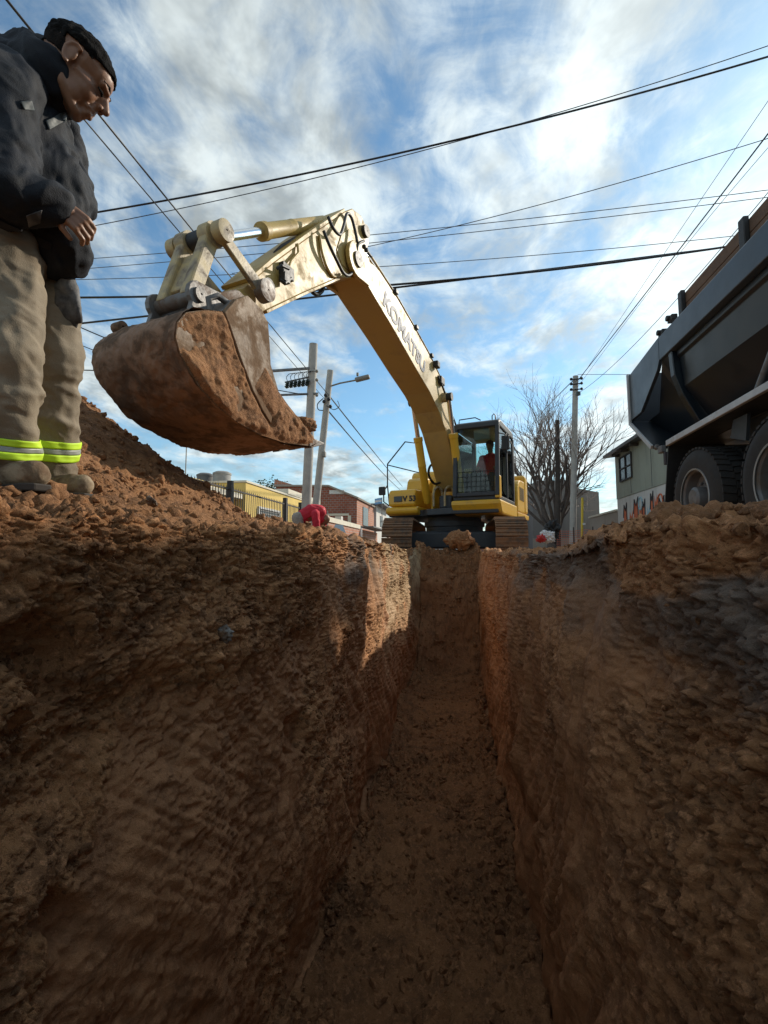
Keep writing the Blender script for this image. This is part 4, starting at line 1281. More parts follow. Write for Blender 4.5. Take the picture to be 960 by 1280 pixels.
# ------------------------------------------------------------------ dump truck on the right bank
TX, TY, TZ = 3.75, 4.2, 0.05
truck = thing('dump_truck', (TX, TY, TZ), 'dark blue black dump truck parked along the right bank with its tail towards the excavator', 'truck')
TM = Matrix.Translation((-TX, -TY, -TZ))


def T_(): return MB(TM)


def tprism(name, pts, x0, x1, mat, parent=truck, bevel=0.012):
    """pts in (y, z), extruded across x"""
    return T_().prism([(x0, y, z) for y, z in pts], [(x1, y, z) for y, z in pts]).build(name, mat, parent, False, bevel)


XS, XE = 2.50, 5.00
BY0, BY1 = 1.0, 6.32
# body: two flanks folded inwards towards the floor, floor, head board
for nm, sx in (('body_side', 1), ('body_side', -1)):
    f = (lambda x: x) if sx == 1 else (lambda x: XS + XE - x)
    sec = [(2.57, 2.42), (2.57, 2.32), (2.60, 2.29), (2.635, 1.95), (3.02, 1.36), (3.08, 1.36), (2.72, 1.97), (2.68, 2.42)]
    side = T_().prism([(f(x), BY0, z) for x, z in sec], [(f(x), 6.0, z) for x, z in sec]).build(nm, M['truck'], truck, bevel=0.008)
    T_().prism([(f(2.50), BY0, 2.40), (f(2.50), BY0, 2.69), (f(2.53), BY0, 2.72), (f(2.70), BY0, 2.72), (f(2.70), BY0, 2.43), (f(2.56), BY0, 2.38)],
               [(f(2.50), BY1, 2.40), (f(2.50), BY1, 2.69), (f(2.53), BY1, 2.72), (f(2.70), BY1, 2.72), (f(2.70), BY1, 2.43), (f(2.56), BY1, 2.38)]).build('top_rail', M['truck_rail'], truck, bevel=0.008)
    # rear gusset and ribs
    gs = [(2.52, 2.41), (2.54, 2.10), (2.62, 1.86), (2.86, 1.38), (3.02, 1.38), (2.72, 1.95), (2.64, 2.41)]
    T_().prism([(f(x), 6.02, z) for x, z in gs], [(f(x), 6.12, z) for x, z in gs]).build('gusset', M['truck'], truck, bevel=0.01)
    for yy in (2.2, 3.8):
        T_().prism([(f(x), yy, z) for x, z in gs], [(f(x), yy + 0.09, z) for x, z in gs]).build('rib', M['truck'], truck, bevel=0.01)
    for k, (z0, z1) in enumerate(((2.722, 2.845), (2.852, 2.985))):
        T_().box((f(2.62), (BY0 + 5.85) / 2, (z0 + z1) / 2), (0.04, 5.85 - BY0, z1 - z0)).build('side_board', M['board'], truck, bevel=0.006)
    for yy in (5.82, 4.58, 3.3, 2.0):
        T_().box((f(2.575), yy, 2.87), (0.05, 0.09, 0.29)).build('board_stake', M['black'], truck, bevel=0.008)
tprism('body_floor', [(BY0, 1.36), (6.25, 1.36), (6.25, 1.28), (BY0, 1.28)], 2.80, 4.70, M['truck'])
tprism('head_board', [(BY0 - 0.06, 1.28), (BY0 - 0.06, 2.98), (BY0, 2.98), (BY0, 1.28)], 2.55, 4.95, M['truck'])
# scow tail: side cheeks, sloping tail plate, pale edge
for x0, x1 in ((2.50, 2.545), (4.955, 5.0)):
    tprism('tail_cheek', [(7.40, 2.60), (7.38, 1.92), (7.00, 1.93), (6.40, 2.30), (6.325, 2.40), (6.325, 2.70)], x0, x1, M['truck_rail'], truck, 0.006)
    lowp = [(7.37, 1.905), (6.68, 1.40), (6.20, 1.32), (6.14, 1.5), (6.16, 2.40), (6.32, 2.39), (6.39, 2.285), (6.99, 1.915)]
    xin = lambda z_: 2.53 + 0.50 * max(2.32 - z_, 0)
    mir = (lambda x_: x_) if x0 < 3 else (lambda x_: XS + XE - x_)
    T_().prism([(mir(xin(z_)), y_, z_) for y_, z_ in lowp], [(mir(xin(z_) + 0.045), y_, z_) for y_, z_ in lowp]).build('tail_flank', M['truck'], truck, bevel=0.006)
tail = tprism('tail_plate', [(7.43, 2.62), (7.41, 1.86), (6.66, 1.34), (6.62, 1.38), (7.37, 1.89), (7.39, 2.62)], 2.505, 4.995, M['truck'], truck, 0.004)
for x0 in (2.47, 5.0):
    tprism('tail_edge', [(7.43, 2.62), (7.41, 1.86), (6.66, 1.34), (6.62, 1.38), (7.37, 1.89), (7.39, 2.62)], x0, x0 + 0.03, M['silver'], truck, 0.004)
for yy, zz_ in ((6.30, 2.75), (6.02, 2.80)):
    hg = T_()
    hg.box((2.55, yy, zz_ - 0.01), (0.07, 0.13, 0.07))
    hg.lathe((2.49, yy + 0.03, zz_ + 0.01), (1, 0, 0), [(0.005, 0), (0.035, 0), (0.035, 0.10), (0.005, 0.10)], 14)
    hg.build('tail_hinge', M['black'], truck, bevel=0.01)
lt = T_()
lt.box((2.55, 6.50, 1.30), (0.06, 0.12, 0.09))
lt.lathe((2.54, 6.60, 1.36), (0, 1, 0), [(0.005, 0), (0.035, 0), (0.035, 0.06), (0.005, 0.06)], 12)
lt.build('tail_latch', M['rim'], truck, bevel=0.01)
T_().box((2.62, 6.42, 1.17), (0.16, 0.06, 0.16)).build('tail_lamp', M['graf_dark'], truck, bevel=0.01)
# chassis, mudguards
for x in (3.35, 4.15):
    T_().box((x, 2.9, 1.10), (0.09, 6.9, 0.26)).build('chassis_rail', M['dark'], truck, bevel=0.01)
for y in (-0.3, 1.4, 3.0, 4.9, 6.1):
    T_().box((3.75, y, 1.08), (0.70, 0.12, 0.18)).build('cross_member', M['dark'], truck)
for s, x0, x1 in ((1, 2.50, 3.12), (-1, 4.38, 5.0)):
    T_().prism([(x0, 6.15, 1.30), (x0, 2.9, 1.36), (x1, 2.9, 1.36), (x1, 6.15, 1.30)], [(x0, 6.15, 1.275), (x0, 2.9, 1.335), (x1, 2.9, 1.335), (x1, 6.15, 1.275)]).build('mudguard', M['dark'], truck)
    xe = x0 - 0.022 if s == 1 else x1 + 0.022
    T_().prism([(xe - .02, 6.15, 1.27), (xe + .02, 6.15, 1.27), (xe + .02, 6.15, 1.335), (xe - .02, 6.15, 1.335)], [(xe - .02, 2.9, 1.33), (xe + .02, 2.9, 1.33), (xe + .02, 2.9, 1.395), (xe - .02, 2.9, 1.395)]).build('mudguard_edge', M['silver'], truck, bevel=0.005)
    T_().prism([(x0, 6.17, 1.30), (x1, 6.17, 1.30), (x1, 6.36, 0.55), (x0, 6.36, 0.55)], [(x0, 6.19, 1.30), (x1, 6.19, 1.30), (x1, 6.38, 0.55), (x0, 6.38, 0.55)]).build('mud_flap', M['black'], truck)
    tri = [(4.75, 1.26), (4.98, 1.26), (5.05, 1.10), (4.80, 1.02)]
    T_().prism([(x0 + 0.1, y, z) for y, z in tri], [(x0 + 0.13, y, z) for y, z in tri]).build('guard_bracket', M['dark'], truck)
T_().tube([(2.56, 4.55, 1.35), (2.56, 4.15, 1.80), (2.60, 3.72, 2.28)], 0.028, 10).build('support_strut', M['rim'], truck, 50)

# wheels
def tyre_prof(r, w):
    return [(r * 0.56, 0.02), (r * 0.60, 0.0), (r * 0.78, -0.015), (r * 0.93, 0.005), (r * 0.985, 0.03), (r, 0.06), (r, w - 0.06), (r * 0.985, w - 0.03), (r * 0.93, w - 0.005), (r * 0.78, w + 0.015), (r * 0.60, w), (r * 0.56, w - 0.02), (r * 0.56, 0.02)]


def wheel(x0, y, out_side):
    r, w = 0.53, 0.28
    zc = TZ + r
    wh = T_().lathe((x0, y, zc), (1, 0, 0), tyre_prof(r, w), 48).build('wheel', M['tyre'], truck, 30)
    wh.name = 'wheel'
    lug = T_()
    for k in range(44):
        a = 2 * math.pi * k / 44
        rad = Vector((0, math.cos(a), math.sin(a)))
        tan = Vector((0, -math.sin(a), math.cos(a)))
        for q, sh in ((0.075, -0.012), (0.205, 0.012)):
            lug.box(Vector((x0 + q, y, zc)) + rad * (r + 0.003) + tan * sh, (0.12, 0.05, 0.022), (Vector((1, 0, 0)) + tan * (0.12 if q < 0.1 else -0.12), tan, rad))
    lo_ = lug.build('tread', M['tyre'], wh)
    lo_['kind'] = 'stuff'
    xo = x0 if out_side < 0 else x0 + w
    s = -out_side
    rim = T_().lathe((xo, y, zc), (s, 0, 0), [(0.302, 0.0), (0.315, 0.005), (0.302, 0.012), (0.285, 0.03), (0.275, 0.13), (0.20, 0.15), (0.19, 0.12), (0.12, 0.10), (0.115, 0.0), (0.09, -0.02), (0.005, -0.02)], 40).build('rim', M['rim'], wh, 30)
    T_().lathe((xo, y, zc), (s, 0, 0), [(0.300, -0.006), (0.318, -0.008), (0.322, 0.004), (0.300, 0.006)], 40).build('rim_edge', M['rim_edge'], wh, 40)
    bt = T_()
    for k in range(10):
        a = 2 * math.pi * k / 10
        bt.lathe((xo + s * 0.13, y + 0.165 * math.cos(a), zc + 0.165 * math.sin(a)), (-s, 0, 0), [(0.018, 0), (0.018, 0.045), (0.002, 0.045)], 6)
    bt.build('wheel_nuts', M['rim'], wh)['kind'] = 'stuff'


for y in (5.60, 4.22):
    wheel(2.50, y, -1)
    wheel(2.82, y, -1)
    wheel(4.40, y, 1)
    wheel(4.72, y, 1)
    T_().tube([(2.7, y, 0.58), (4.8, y, 0.58)], 0.09, 12).build('axle', M['dark'], truck, 40)
wheel(2.52, 0.15, -1)
wheel(4.70, 0.15, 1)
# driver's cab (outside the picture)
cabt = tprism('driver_cab', [(0.85, 0.95), (0.85, 2.85), (0.6, 2.95), (-0.75, 2.95), (-0.95, 2.75), (-1.10, 1.9), (-1.15, 0.75), (-0.5, 0.75), (-0.42, 1.15), (0.72, 1.15), (0.80, 0.95)], 2.52, 4.98, M['truck'], truck, 0.05)
T_().box((2.515, -0.15, 2.25), (0.02, 1.0, 0.72)).build('window', M['glass_dark'], cabt)
T_().box((2.62, 2.1, 0.95), (0.5, 0.9, 0.5)).build('fuel_tank', M['dark'], truck, bevel=0.06)
lump('soil_load', (3.75, 3.5, 2.70), (0.98, 2.15, 0.22), 'brown soil piled in the body of the dump truck', 'soil load', M['mud'], seed=61, amp=0.15, freq=3, sub=5)

# ------------------------------------------------------------------ people
def blob(mb, voxel, iters=4):
    """one continuous skin over overlapping tapered shapes"""
    me = mb.mesh('tmp')
    ob = bpy.data.objects.new('tmp', me)
    col.objects.link(ob)
    m = ob.modifiers.new('r', 'REMESH')
    m.mode = 'VOXEL'
    m.voxel_size = voxel
    m.use_smooth_shade = True
    m2 = ob.modifiers.new('s', 'SMOOTH')
    m2.factor = 0.5
    m2.iterations = iters
    dg = bpy.context.evaluated_depsgraph_get()
    out_me = bpy.data.meshes.new_from_object(ob.evaluated_get(dg))
    bpy.data.objects.remove(ob)
    out_me.polygons.foreach_set('use_smooth', [True] * len(out_me.polygons))
    return out_me


def mesh_np(me):
    v = np.empty(len(me.vertices) * 3, np.float32)
    me.vertices.foreach_get('co', v)
    n = np.empty(len(me.vertices) * 3, np.float32)
    me.vertices.foreach_get('normal', n)
    return v.reshape(-1, 3), n.reshape(-1, 3)


def set_np(me, v):
    me.vertices.foreach_set('co', np.ascontiguousarray(v, np.float32).ravel())
    me.update()


def folds(me, amp, freq, axis_scale=(1, 1, 1), seed=0, sharp=True):
    v, n = mesh_np(me)
    q = v * np.array(axis_scale) * freq
    q = q + 0.6 * np.stack([fbm(v * freq * 0.5, 2, seed + 5), fbm(v * freq * 0.5, 2, seed + 6), fbm(v * freq * 0.5, 2, seed + 7)], -1)
    h = fbm(q, 3, seed)
    if sharp: h = 0.55 - 1.5 * np.abs(h) + 0.4 * fbm(v * freq * 0.6, 2, seed + 9)
    set_np(me, v + n * (amp * h)[:, None])


def skin_patch(name, src, mask_fn, off, mat, parent, offs_noise=0.0):
    """a piece lying on a garment: the faces picked by mask_fn lifted off by off, with its own thickness"""
    v, n = mesh_np(src)
    keep = mask_fn(v, n)
    idx = {}
    vs, fs = [], []
    for p in src.polygons:
        if all(keep[i] for i in p.vertices):
            fs.append([idx.setdefault(i, len(idx)) for i in p.vertices])
    inv = sorted(idx, key=idx.get)
    if not inv: return None
    if callable(off):
        vv_ = v[inv] + n[inv] * off(v[inv], n[inv])[:, None]
        off = 0.005
    else:
        vv_ = v[inv] + n[inv] * off
    if offs_noise: vv_ = vv_ + n[inv] * (offs_noise * fbm(v[inv] * 60, 3, 77))[:, None]
    me = bpy.data.meshes.new(name)
    me.from_pydata([tuple(float(x) for x in q) for q in vv_], [], fs)
    me.polygons.foreach_set('use_smooth', [True] * len(me.polygons))
    o = linkmesh(name, me, mat, parent)
    so = o.modifiers.new('solid', 'SOLIDIFY')
    so.thickness = off * 1.2
    so.offset = -1
    return o


from mathutils.bvhtree import BVHTree


def bvh_of(me):
    v, n = mesh_np(me)
    return BVHTree.FromPolygons([Vector(q) for q in v.tolist()], [tuple(p.vertices) for p in me.polygons])


def ring_band(name, tree, kn, an, f0, f1, off, mat, parent, n=64, rows=5):
    """a tape sewn round a trouser leg"""
    ax = an - kn
    x, y, d = frame(ax)
    vs, fs = [], []
    for i in range(rows):
        c = kn + ax * (f0 + (f1 - f0) * i / (rows - 1))
        for k in range(n):
            a = 2 * math.pi * k / n
            rd = x * math.cos(a) + y * math.sin(a)
            hit = tree.ray_cast(c + rd * 0.145, -rd, 0.2)
            p = hit[0] if hit[0] else c + rd * 0.09
            vs.append(p + rd * off)
    for i in range(rows - 1):
        for k in range(n):
            k2 = (k + 1) % n
            fs.append((i * n + k, i * n + k2, (i + 1) * n + k2, (i + 1) * n + k))
    me = bpy.data.meshes.new(name)
    me.from_pydata([tuple(q) for q in vs], [], fs)
    me.polygons.foreach_set('use_smooth', [True] * len(me.polygons))
    o = linkmesh(name, me, mat, parent)
    so = o.modifiers.new('solid', 'SOLIDIFY')
    so.thickness = 0.0025
    so.offset = 0
    return o


def sewn_patch(name, tree, quad, org, off, mat, parent, n=12):
    """a patch lying on the near side of a garment; quad: four corners in the garment's outline"""
    vs, fs = [], []
    o3 = Vector(org)
    for i in range(n + 1):
        for k in range(n + 1):
            s, t_ = i / n, k / n
            px = (quad[0][0] * (1 - s) + quad[1][0] * s) * (1 - t_) + (quad[3][0] * (1 - s) + quad[2][0] * s) * t_
            py = (quad[0][1] * (1 - s) + quad[1][1] * s) * (1 - t_) + (quad[3][1] * (1 - s) + quad[2][1] * s) * t_
            d = Vector(ray(px, py)).normalized()
            hit = tree.ray_cast(o3, d, 5)
            if hit[0] is None: return None
            vs.append(hit[0] + hit[1] * off)
    for i in range(n):
        for k in range(n):
            a = i * (n + 1) + k
            fs.append((a, a + 1, a + n + 2, a + n + 1))
    me = bpy.data.meshes.new(name)
    me.from_pydata([tuple(q) for q in vs], [], fs)
    me.polygons.foreach_set('use_smooth', [True] * len(me.polygons))
    o = linkmesh(name, me, mat, parent)
    so = o.modifiers.new('solid', 'SOLIDIFY')
    so.thickness = 0.003
    so.offset = 0
    return o


def camdir(x, y, z):
    v = np.array([x, y, z], float)
    c, s = math.cos(PIT), math.sin(PIT)
    v = np.array([v[0], v[1] * c - v[2] * s, v[1] * s + v[2] * c])
    c, s = math.cos(YAW), math.sin(YAW)
    return Vector((v[0] * c - v[1] * s, v[0] * s + v[1] * c, v[2])).normalized()


def head_shapes(mb, H, f, up, k=1.0):
    r = f.cross(up).normalized()
    up = r.cross(f).normalized()
    Rm = Matrix((f, r, up)).transposed()

    def at(a, b, c): return H + (f * a + r * b + up * c) * k

    def el(c, rad): mb.ball(at(*c), tuple(q * k for q in rad), Rm, 16, 12)

    def cp(a, b, r0, r1): mb.cap(at(*a), at(*b), r0 * k, r1 * k, 10)
    el((-0.014, 0, 0.040), (0.097, 0.074, 0.084))
    el((0.028, 0, -0.026), (0.060, 0.057, 0.086))
    el((0.046, 0, 0.038), (0.048, 0.054, 0.052))
    el((-0.02, 0, -0.02), (0.070, 0.058, 0.06))
    el((0.022, 0, -0.055), (0.054, 0.0545, 0.050))
    cp((0.091, 0, -0.044), (0.093, 0, -0.058), 0.0085, 0.008)
    el((0.086, 0, -0.047), (0.0165, 0.017, 0.020))
    for s in (-1, 1):
        el((0.044, s * 0.026, -0.032), (0.040, 0.030, 0.040))
        el((0.026, s * 0.032, -0.062), (0.042, 0.024, 0.040))
    el((0.080, 0, -0.010), (0.023, 0.017, 0.032))
    el((0.076, 0, -0.086), (0.017, 0.020, 0.018))
    cp((0.066, -0.012, -0.100), (0.066, 0.012, -0.100), 0.0185, 0.0185)
    for s in (-1, 1):
        cp((-0.012, s * 0.055, -0.046), (0.010, s * 0.050, -0.075), 0.016, 0.015)
        cp((0.010, s * 0.050, -0.075), (0.058, s * 0.022, -0.100), 0.015, 0.015)
        cp((0.083, s * 0.040, 0.020), (0.094, s * 0.012, 0.018), 0.0085, 0.009)
        cp((0.058, s * 0.040, -0.018), (0.020, s * 0.052, -0.014), 0.015, 0.012)
        el((-0.006, s * 0.0755, 0.000), (0.017, 0.006, 0.028))
        ring = [(0.008, 0.030), (-0.006, 0.036), (-0.020, 0.028), (-0.026, 0.008), (-0.020, -0.014), (-0.010, -0.028), (0.000, -0.030)]
        for (a0, c0_), (a1, c1_) in zip(ring[:-1], ring[1:]):
            cp((a0, s * 0.080, c0_), (a1, s * 0.080, c1_), 0.0052, 0.0052)
        mb.ball(at(0.1025, s * 0.0125, -0.034), 0.0100 * k, None, 8, 6)
    cp((0.090, 0, 0.014), (0.117, 0, -0.027), 0.0085, 0.0125)
    cp((0.084, -0.022, -0.064), (0.094, -0.006, -0.060), 0.0075, 0.0088)
    cp((0.084, 0.022, -0.064), (0.094, 0.006, -0.060), 0.0075, 0.0088)
    cp((0.0925, -0.012, -0.0755), (0.0925, 0.012, -0.0755), 0.0092, 0.0092)
    return at, r, up


def hand_shapes(mb, wrist, d, palm_n, k=1.0, curl=0.5):
    """palm and five fingers; d points along the hand, palm_n out of the palm"""
    d = d.normalized()
    n = (palm_n - d * palm_n.dot(d)).normalized()
    s = d.cross(n)
    mb.cap(wrist, wrist + d * 0.03 * k, 0.026 * k, 0.028 * k)
    for q in (-0.028, -0.010, 0.010, 0.027):
        mb.cap(wrist + d * 0.02 * k + s * q * 0.7 * k, wrist + d * 0.085 * k + s * q * k, 0.015 * k, 0.0125 * k, 8)
    for q, ln in ((-0.030, 0.070), (-0.010, 0.080), (0.011, 0.075), (0.030, 0.058)):
        p0 = wrist + d * 0.085 * k + s * q * k
        a = curl * 0.6
        p1 = p0 + (d * math.cos(a) + n * math.sin(a)) * ln * 0.5 * k
        a = curl * 1.5
        p2 = p1 + (d * math.cos(a) + n * math.sin(a)) * ln * 0.5 * k
        mb.cap(p0, p1, 0.0098 * k, 0.009 * k, 8)
        mb.cap(p1, p2, 0.009 * k, 0.0078 * k, 8)
    t0 = wrist + d * 0.025 * k - s * 0.026 * k
    t1 = t0 + (d * 0.75 - s * 0.6 + n * 0.35).normalized() * 0.042 * k
    t2 = t1 + (d * 0.95 - s * 0.1 + n * 0.35).normalized() * 0.034 * k
    mb.cap(t0, t1, 0.013 * k, 0.011 * k, 8)
    mb.cap(t1, t2, 0.011 * k, 0.009 * k, 8)


# ---- the man standing on the left bank, looking down into the trench
foot_c = U(38, 606, 1.62)
man = thing('person', tuple(foot_c), 'man in dark jacket and khaki trousers standing on the left bank looking down', 'person')
mo = -foot_c
hipR, kneeR, ankR = U(2, 275, 1.55), U(16, 448, 1.49), U(6, 588, 1.54)
hipL, kneeL, ankL = U(42, 280, 1.74), U(70, 450, 1.70), U(58, 590, 1.77)
pelv, chest, neck = U(20, 268, 1.64), U(14, 150, 1.63), U(40, 84, 1.62)
shR, elR, wrR = U(2, 112, 1.46), U(2, 236, 1.38), U(72, 254, 1.45)
shL, elL, wrL = U(52, 118, 1.80), U(80, 215, 1.84), U(98, 262, 1.70)
Hd = U(94, 92, 1.60)
fw = camdir(0.72, 0.43, -0.54)
upv = camdir(0.33, 0.10, 1.0)
mt = MB(Matrix.Translation(mo))
at, hr_, hu_ = head_shapes(mt, Hd, fw, upv, 1.05)
mt.cap(neck, at(-0.035, 0, -0.055), 0.062, 0.056)
mt.cap(neck, chest, 0.07, 0.13)
mt.cap(chest, pelv, 0.13, 0.13)
for a, b, c in ((shR, elR, wrR), (shL, elL, wrL)):
    mt.cap(chest, a, 0.07, 0.05)
    mt.cap(a, b, 0.05, 0.042)
    mt.cap(b, c, 0.042, 0.026)
for a, b, c in ((hipR, kneeR, ankR), (hipL, kneeL, ankL)):
    mt.cap(pelv, a, 0.10, 0.075)
    mt.cap(a, b, 0.075, 0.05)
    mt.cap(b, c, 0.05, 0.035)
hand_shapes(mt, wrR, camdir(0.72, 0.30, -0.62), camdir(-0.35, 0.85, -0.2), 0.92, 1.15)
hand_shapes(mt, wrL, camdir(0.1, -0.5, -0.7), camdir(-0.5, 0.7, 0.0), 1.0, 0.7)
body_me = blob(mt, 0.0034, 7)
body = linkmesh('body', body_me, M['skin'], man)


def hloc(v):
    q = v - np.array(Hd + mo)
    return q @ np.array(fw), q @ np.array(hr_), q @ np.array(hu_)


def hair_mask(v, n):
    a, b, c = hloc(v)
    ok = np.sqrt((v - np.array(Hd + mo))[:, 0] ** 2 + (v - np.array(Hd + mo))[:, 1] ** 2 + (v - np.array(Hd + mo))[:, 2] ** 2) < 0.15
    line = np.where(a > 0.035, 0.052 + 0.25 * (a - 0.035), np.where(a > -0.02, 0.045, -0.015 - 0.2 * (a + 0.02)))
    ear = (np.abs(b) > 0.072) & (c < 0.045) & (a > -0.045)
    return ok & (c > line + 0.004 * fbm(v * 70, 2, 5)) & ~ear, c, a


top_line = lambda a, v: 0.036 + 0.14 * np.clip(a, -0.1, 0.1) + 0.004 * fbm(v * 90, 2, 6)
def hair_top(v, n):
    m_, c, a = hair_mask(v, n)
    return m_ & (c > top_line(a, v))
def hair_side(v, n):
    m_, c, a = hair_mask(v, n)
    return m_ & (c <= top_line(a, v) + 0.008)
skin_patch('hair', body_me, hair_top, lambda v, n: 0.0020 + 0.0065 * ss(0.0, 0.035, (lambda q: q[1] - top_line(q[2], v))(hair_mask(v, n))), M['hair'], man, 0.0045)
skin_patch('faded_hair', body_me, hair_side, 0.0025, M['hair_fade'], man, 0.001)
for s in (-1, 1):
    bw = MB(Matrix.Translation(mo))
    bw.tube([at(0.0965, s * 0.012, 0.026), at(0.0935, s * 0.030, 0.031), at(0.080, s * 0.048, 0.026)], [0.003, 0.0042, 0.002], 6)
    bw.build('eyebrow', M['hair'], body, 60)
    ey = MB(Matrix.Translation(mo))
    ey.tube([at(0.089, s * 0.018, -0.004), at(0.090, s * 0.032, -0.002), at(0.080, s * 0.047, -0.004)], [0.003, 0.005, 0.003], 6)
    ey.build('eyelid_line', M['hair'], body, 60)

# trousers
tm = MB(Matrix.Translation(mo))
for a, b, c, e in ((hipR, kneeR, ankR, U(2, 600, 1.54)), (hipL, kneeL, ankL, U(54, 602, 1.78))):
    tm.cap(pelv, a, 0.135, 0.125)
    tm.cap(a, b, 0.112, 0.082)
    tm.cap(b, b.lerp(c, 0.8), 0.082, 0.080)
    tm.cap(b.lerp(c, 0.8), b.lerp(c, 0.98), 0.086, 0.084)
    tm.cap(b.lerp(c, 0.95), b.lerp(c, 1.0) + Vector((0, 0, -0.005)) + camdir(0.5, 0.2, 0) * 0.025, 0.080, 0.072)
tm.cap(hipR, hipL, 0.13, 0.13)
tr_me = blob(tm, 0.0075, 4)
folds(tr_me, 0.016, 4.2, (0.8, 0.8, 1.5), 301)
folds(tr_me, 0.009, 10, (0.6, 0.6, 1.3), 311)
folds(tr_me, 0.0012, 26, (0.7, 0.7, 1.4), 315)
trousers = linkmesh('trousers', tr_me, M['khaki'], man)


tr_tree = bvh_of(tr_me)
for kn, an in ((kneeR + mo, ankR + mo), (kneeL + mo, ankL + mo)):
    ring_band('fluorescent_band', tr_tree, kn, an, 0.690, 0.752, 0.004, M['hiviz'], trousers)
    ring_band('reflective_band', tr_tree, kn, an, 0.755, 0.800, 0.003, M['reflective'], trousers)
    ring_band('fluorescent_band', tr_tree, kn, an, 0.803, 0.868, 0.004, M['hiviz'], trousers)
# boots
for an, toe, nm in ((ankR, U(40, 612, 1.47), 'boot'), (ankL, U(84, 606, 1.74), 'boot')):
    zb = min(max(surf_z(an.x, an.y), 0.17), 0.235) - 0.008
    a0 = Vector((an.x, an.y, zb + 0.045))
    t0 = Vector((toe.x, toe.y, zb + 0.035))
    d = (t0 - a0)
    d.z = 0
    d = d.normalized() * 0.17
    bm_ = MB(Matrix.Translation(mo))
    bm_.cap(an + Vector((0, 0, 0.03)), a0, 0.052, 0.050)
    bm_.cap(a0 - d * 0.25, a0 + d * 0.5, 0.048, 0.046)
    bm_.cap(a0 + d * 0.4, a0 + d * 0.95, 0.046, 0.042)
    bme = blob(bm_, 0.006, 4)
    folds(bme, 0.004, 14, (1, 1, 1), 331)
    bo = linkmesh(nm, bme, M['boot'], man)
    so = MB(Matrix.Translation(mo))
    pts = []
    sd = Vector((-d.y, d.x, 0)).normalized()
    for q, w in ((-0.55, 0.03), (-0.45, 0.045), (0.0, 0.044), (0.6, 0.05), (1.0, 0.046), (1.22, 0.025)):
        pts.append((a0 + d * q, w))
    poly_ = [p + sd * w for p, w in pts] + [p - sd * w for p, w in pts[::-1]]
    so.prism([(p.x, p.y, zb - 0.012) for p in poly_], [(p.x, p.y, zb + 0.012) for p in poly_])
    so.build('sole', M['sole'], bo, bevel=0.005)

# jacket
jm = MB(Matrix.Translation(mo))
jm.cap(U(20, 292, 1.64), U(16, 205, 1.64), 0.175, 0.185)
jm.cap(U(16, 205, 1.64), U(16, 140, 1.63), 0.19, 0.165)
jm.cap(U(38, 262, 1.62), U(32, 180, 1.62), 0.165, 0.150)
jm.cap(U(62, 300, 1.62), U(54, 235, 1.62), 0.125, 0.140)
jm.cap(U(88, 318, 1.63), U(84, 262, 1.63), 0.052, 0.075)
jm.cap(shR, shL, 0.098, 0.095)
jm.cap(U(10, 100, 1.60), U(34, 92, 1.62), 0.12, 0.095)
jm.cap(U(38, 98, 1.62), U(60, 100, 1.615), 0.098, 0.082)
jm.cap(U(60, 100, 1.615), U(68, 118, 1.61), 0.080, 0.070)
jm.cap(neck, at(-0.045, 0, -0.070), 0.092, 0.079)
jm.cap(shR, elR, 0.098, 0.088)
jm.cap(elR, elR.lerp(wrR, 0.86), 0.086, 0.058)
jm.cap(shL, elL, 0.095, 0.085)
jm.cap(elL, elL.lerp(wrL, 0.9), 0.085, 0.055)
jk_me = blob(jm, 0.0075, 4)
folds(jk_me, 0.018, 5.0, (1.0, 1.0, 1.2), 341)
folds(jk_me, 0.009, 10, (1.3, 1.3, 0.7), 351)
folds(jk_me, 0.0012, 28, (1.2, 1.2, 0.8), 355)
jacket = linkmesh('jacket', jk_me, M['jacket'], man)
cm_ = MB(Matrix.Translation(mo))
c_a, c_b = U(61, 92, 1.612), U(86, 92, 1.600)
axc = (c_b - c_a).normalized()
fx, fy, _ = frame(axc)
cr = []
for ring, (hh, rr_) in enumerate(((-0.04, 0.094), (0.01, 0.092), (0.036, 0.088), (0.034, 0.080), (-0.01, 0.076))):
    for k in range(24):
        a = 2 * math.pi * k / 24
        cr.append(c_a + axc * hh + (fx * math.cos(a) + fy * math.sin(a)) * rr_ * (1 + 0.05 * math.sin(3 * a + ring)))
cm_.add(cr, [(r_ * 24 + k, r_ * 24 + (k + 1) % 24, (r_ + 1) * 24 + (k + 1) % 24, (r_ + 1) * 24 + k) for r_ in range(4) for k in range(24)])
cm_.build('collar', M['jacket_lining'], jacket, True)


jk_tree = bvh_of(jk_me)
sewn_patch('reflective_patch', jk_tree, [(56, 152), (80, 139), (82, 150), (60, 163)], mo, 0.004, M['reflective_patch'], jacket)
sewn_patch('sleeve_emblem', jk_tree, [(25, 128), (38, 126), (41, 137), (29, 137)], mo, 0.004, M['reflective_patch'], jacket)
sewn_patch('pocket_flap', jk_tree, [(32, 268), (52, 262), (50, 277), (36, 282)], mo, 0.005, M['glove'], jacket)
sewn_patch('hem_trim', jk_tree, [(-15, 266), (66, 305), (64, 313), (-15, 276)], mo, 0.005, M['jacket_lining'], jacket, 20)
# work glove hanging from his pocket
gm = MB()
gl_c = U(86, 372, 1.66)
hand_shapes(gm, gl_c + Vector((-0.01, 0, 0.06)), Vector((0.05, 0.05, -1)), camdir(-0.3, 0.9, 0), 0.95, 0.5)
gme = blob(gm, 0.006, 3)
v_, n__ = mesh_np(gme)
set_np(gme, v_ + n__ * 0.004 - np.array(gl_c))
go = linkmesh('work_glove', gme, M['glove'], None)
go.location = gl_c
tag(go, 'grey and black work glove hanging from the pocket of the man on the left bank', 'glove')

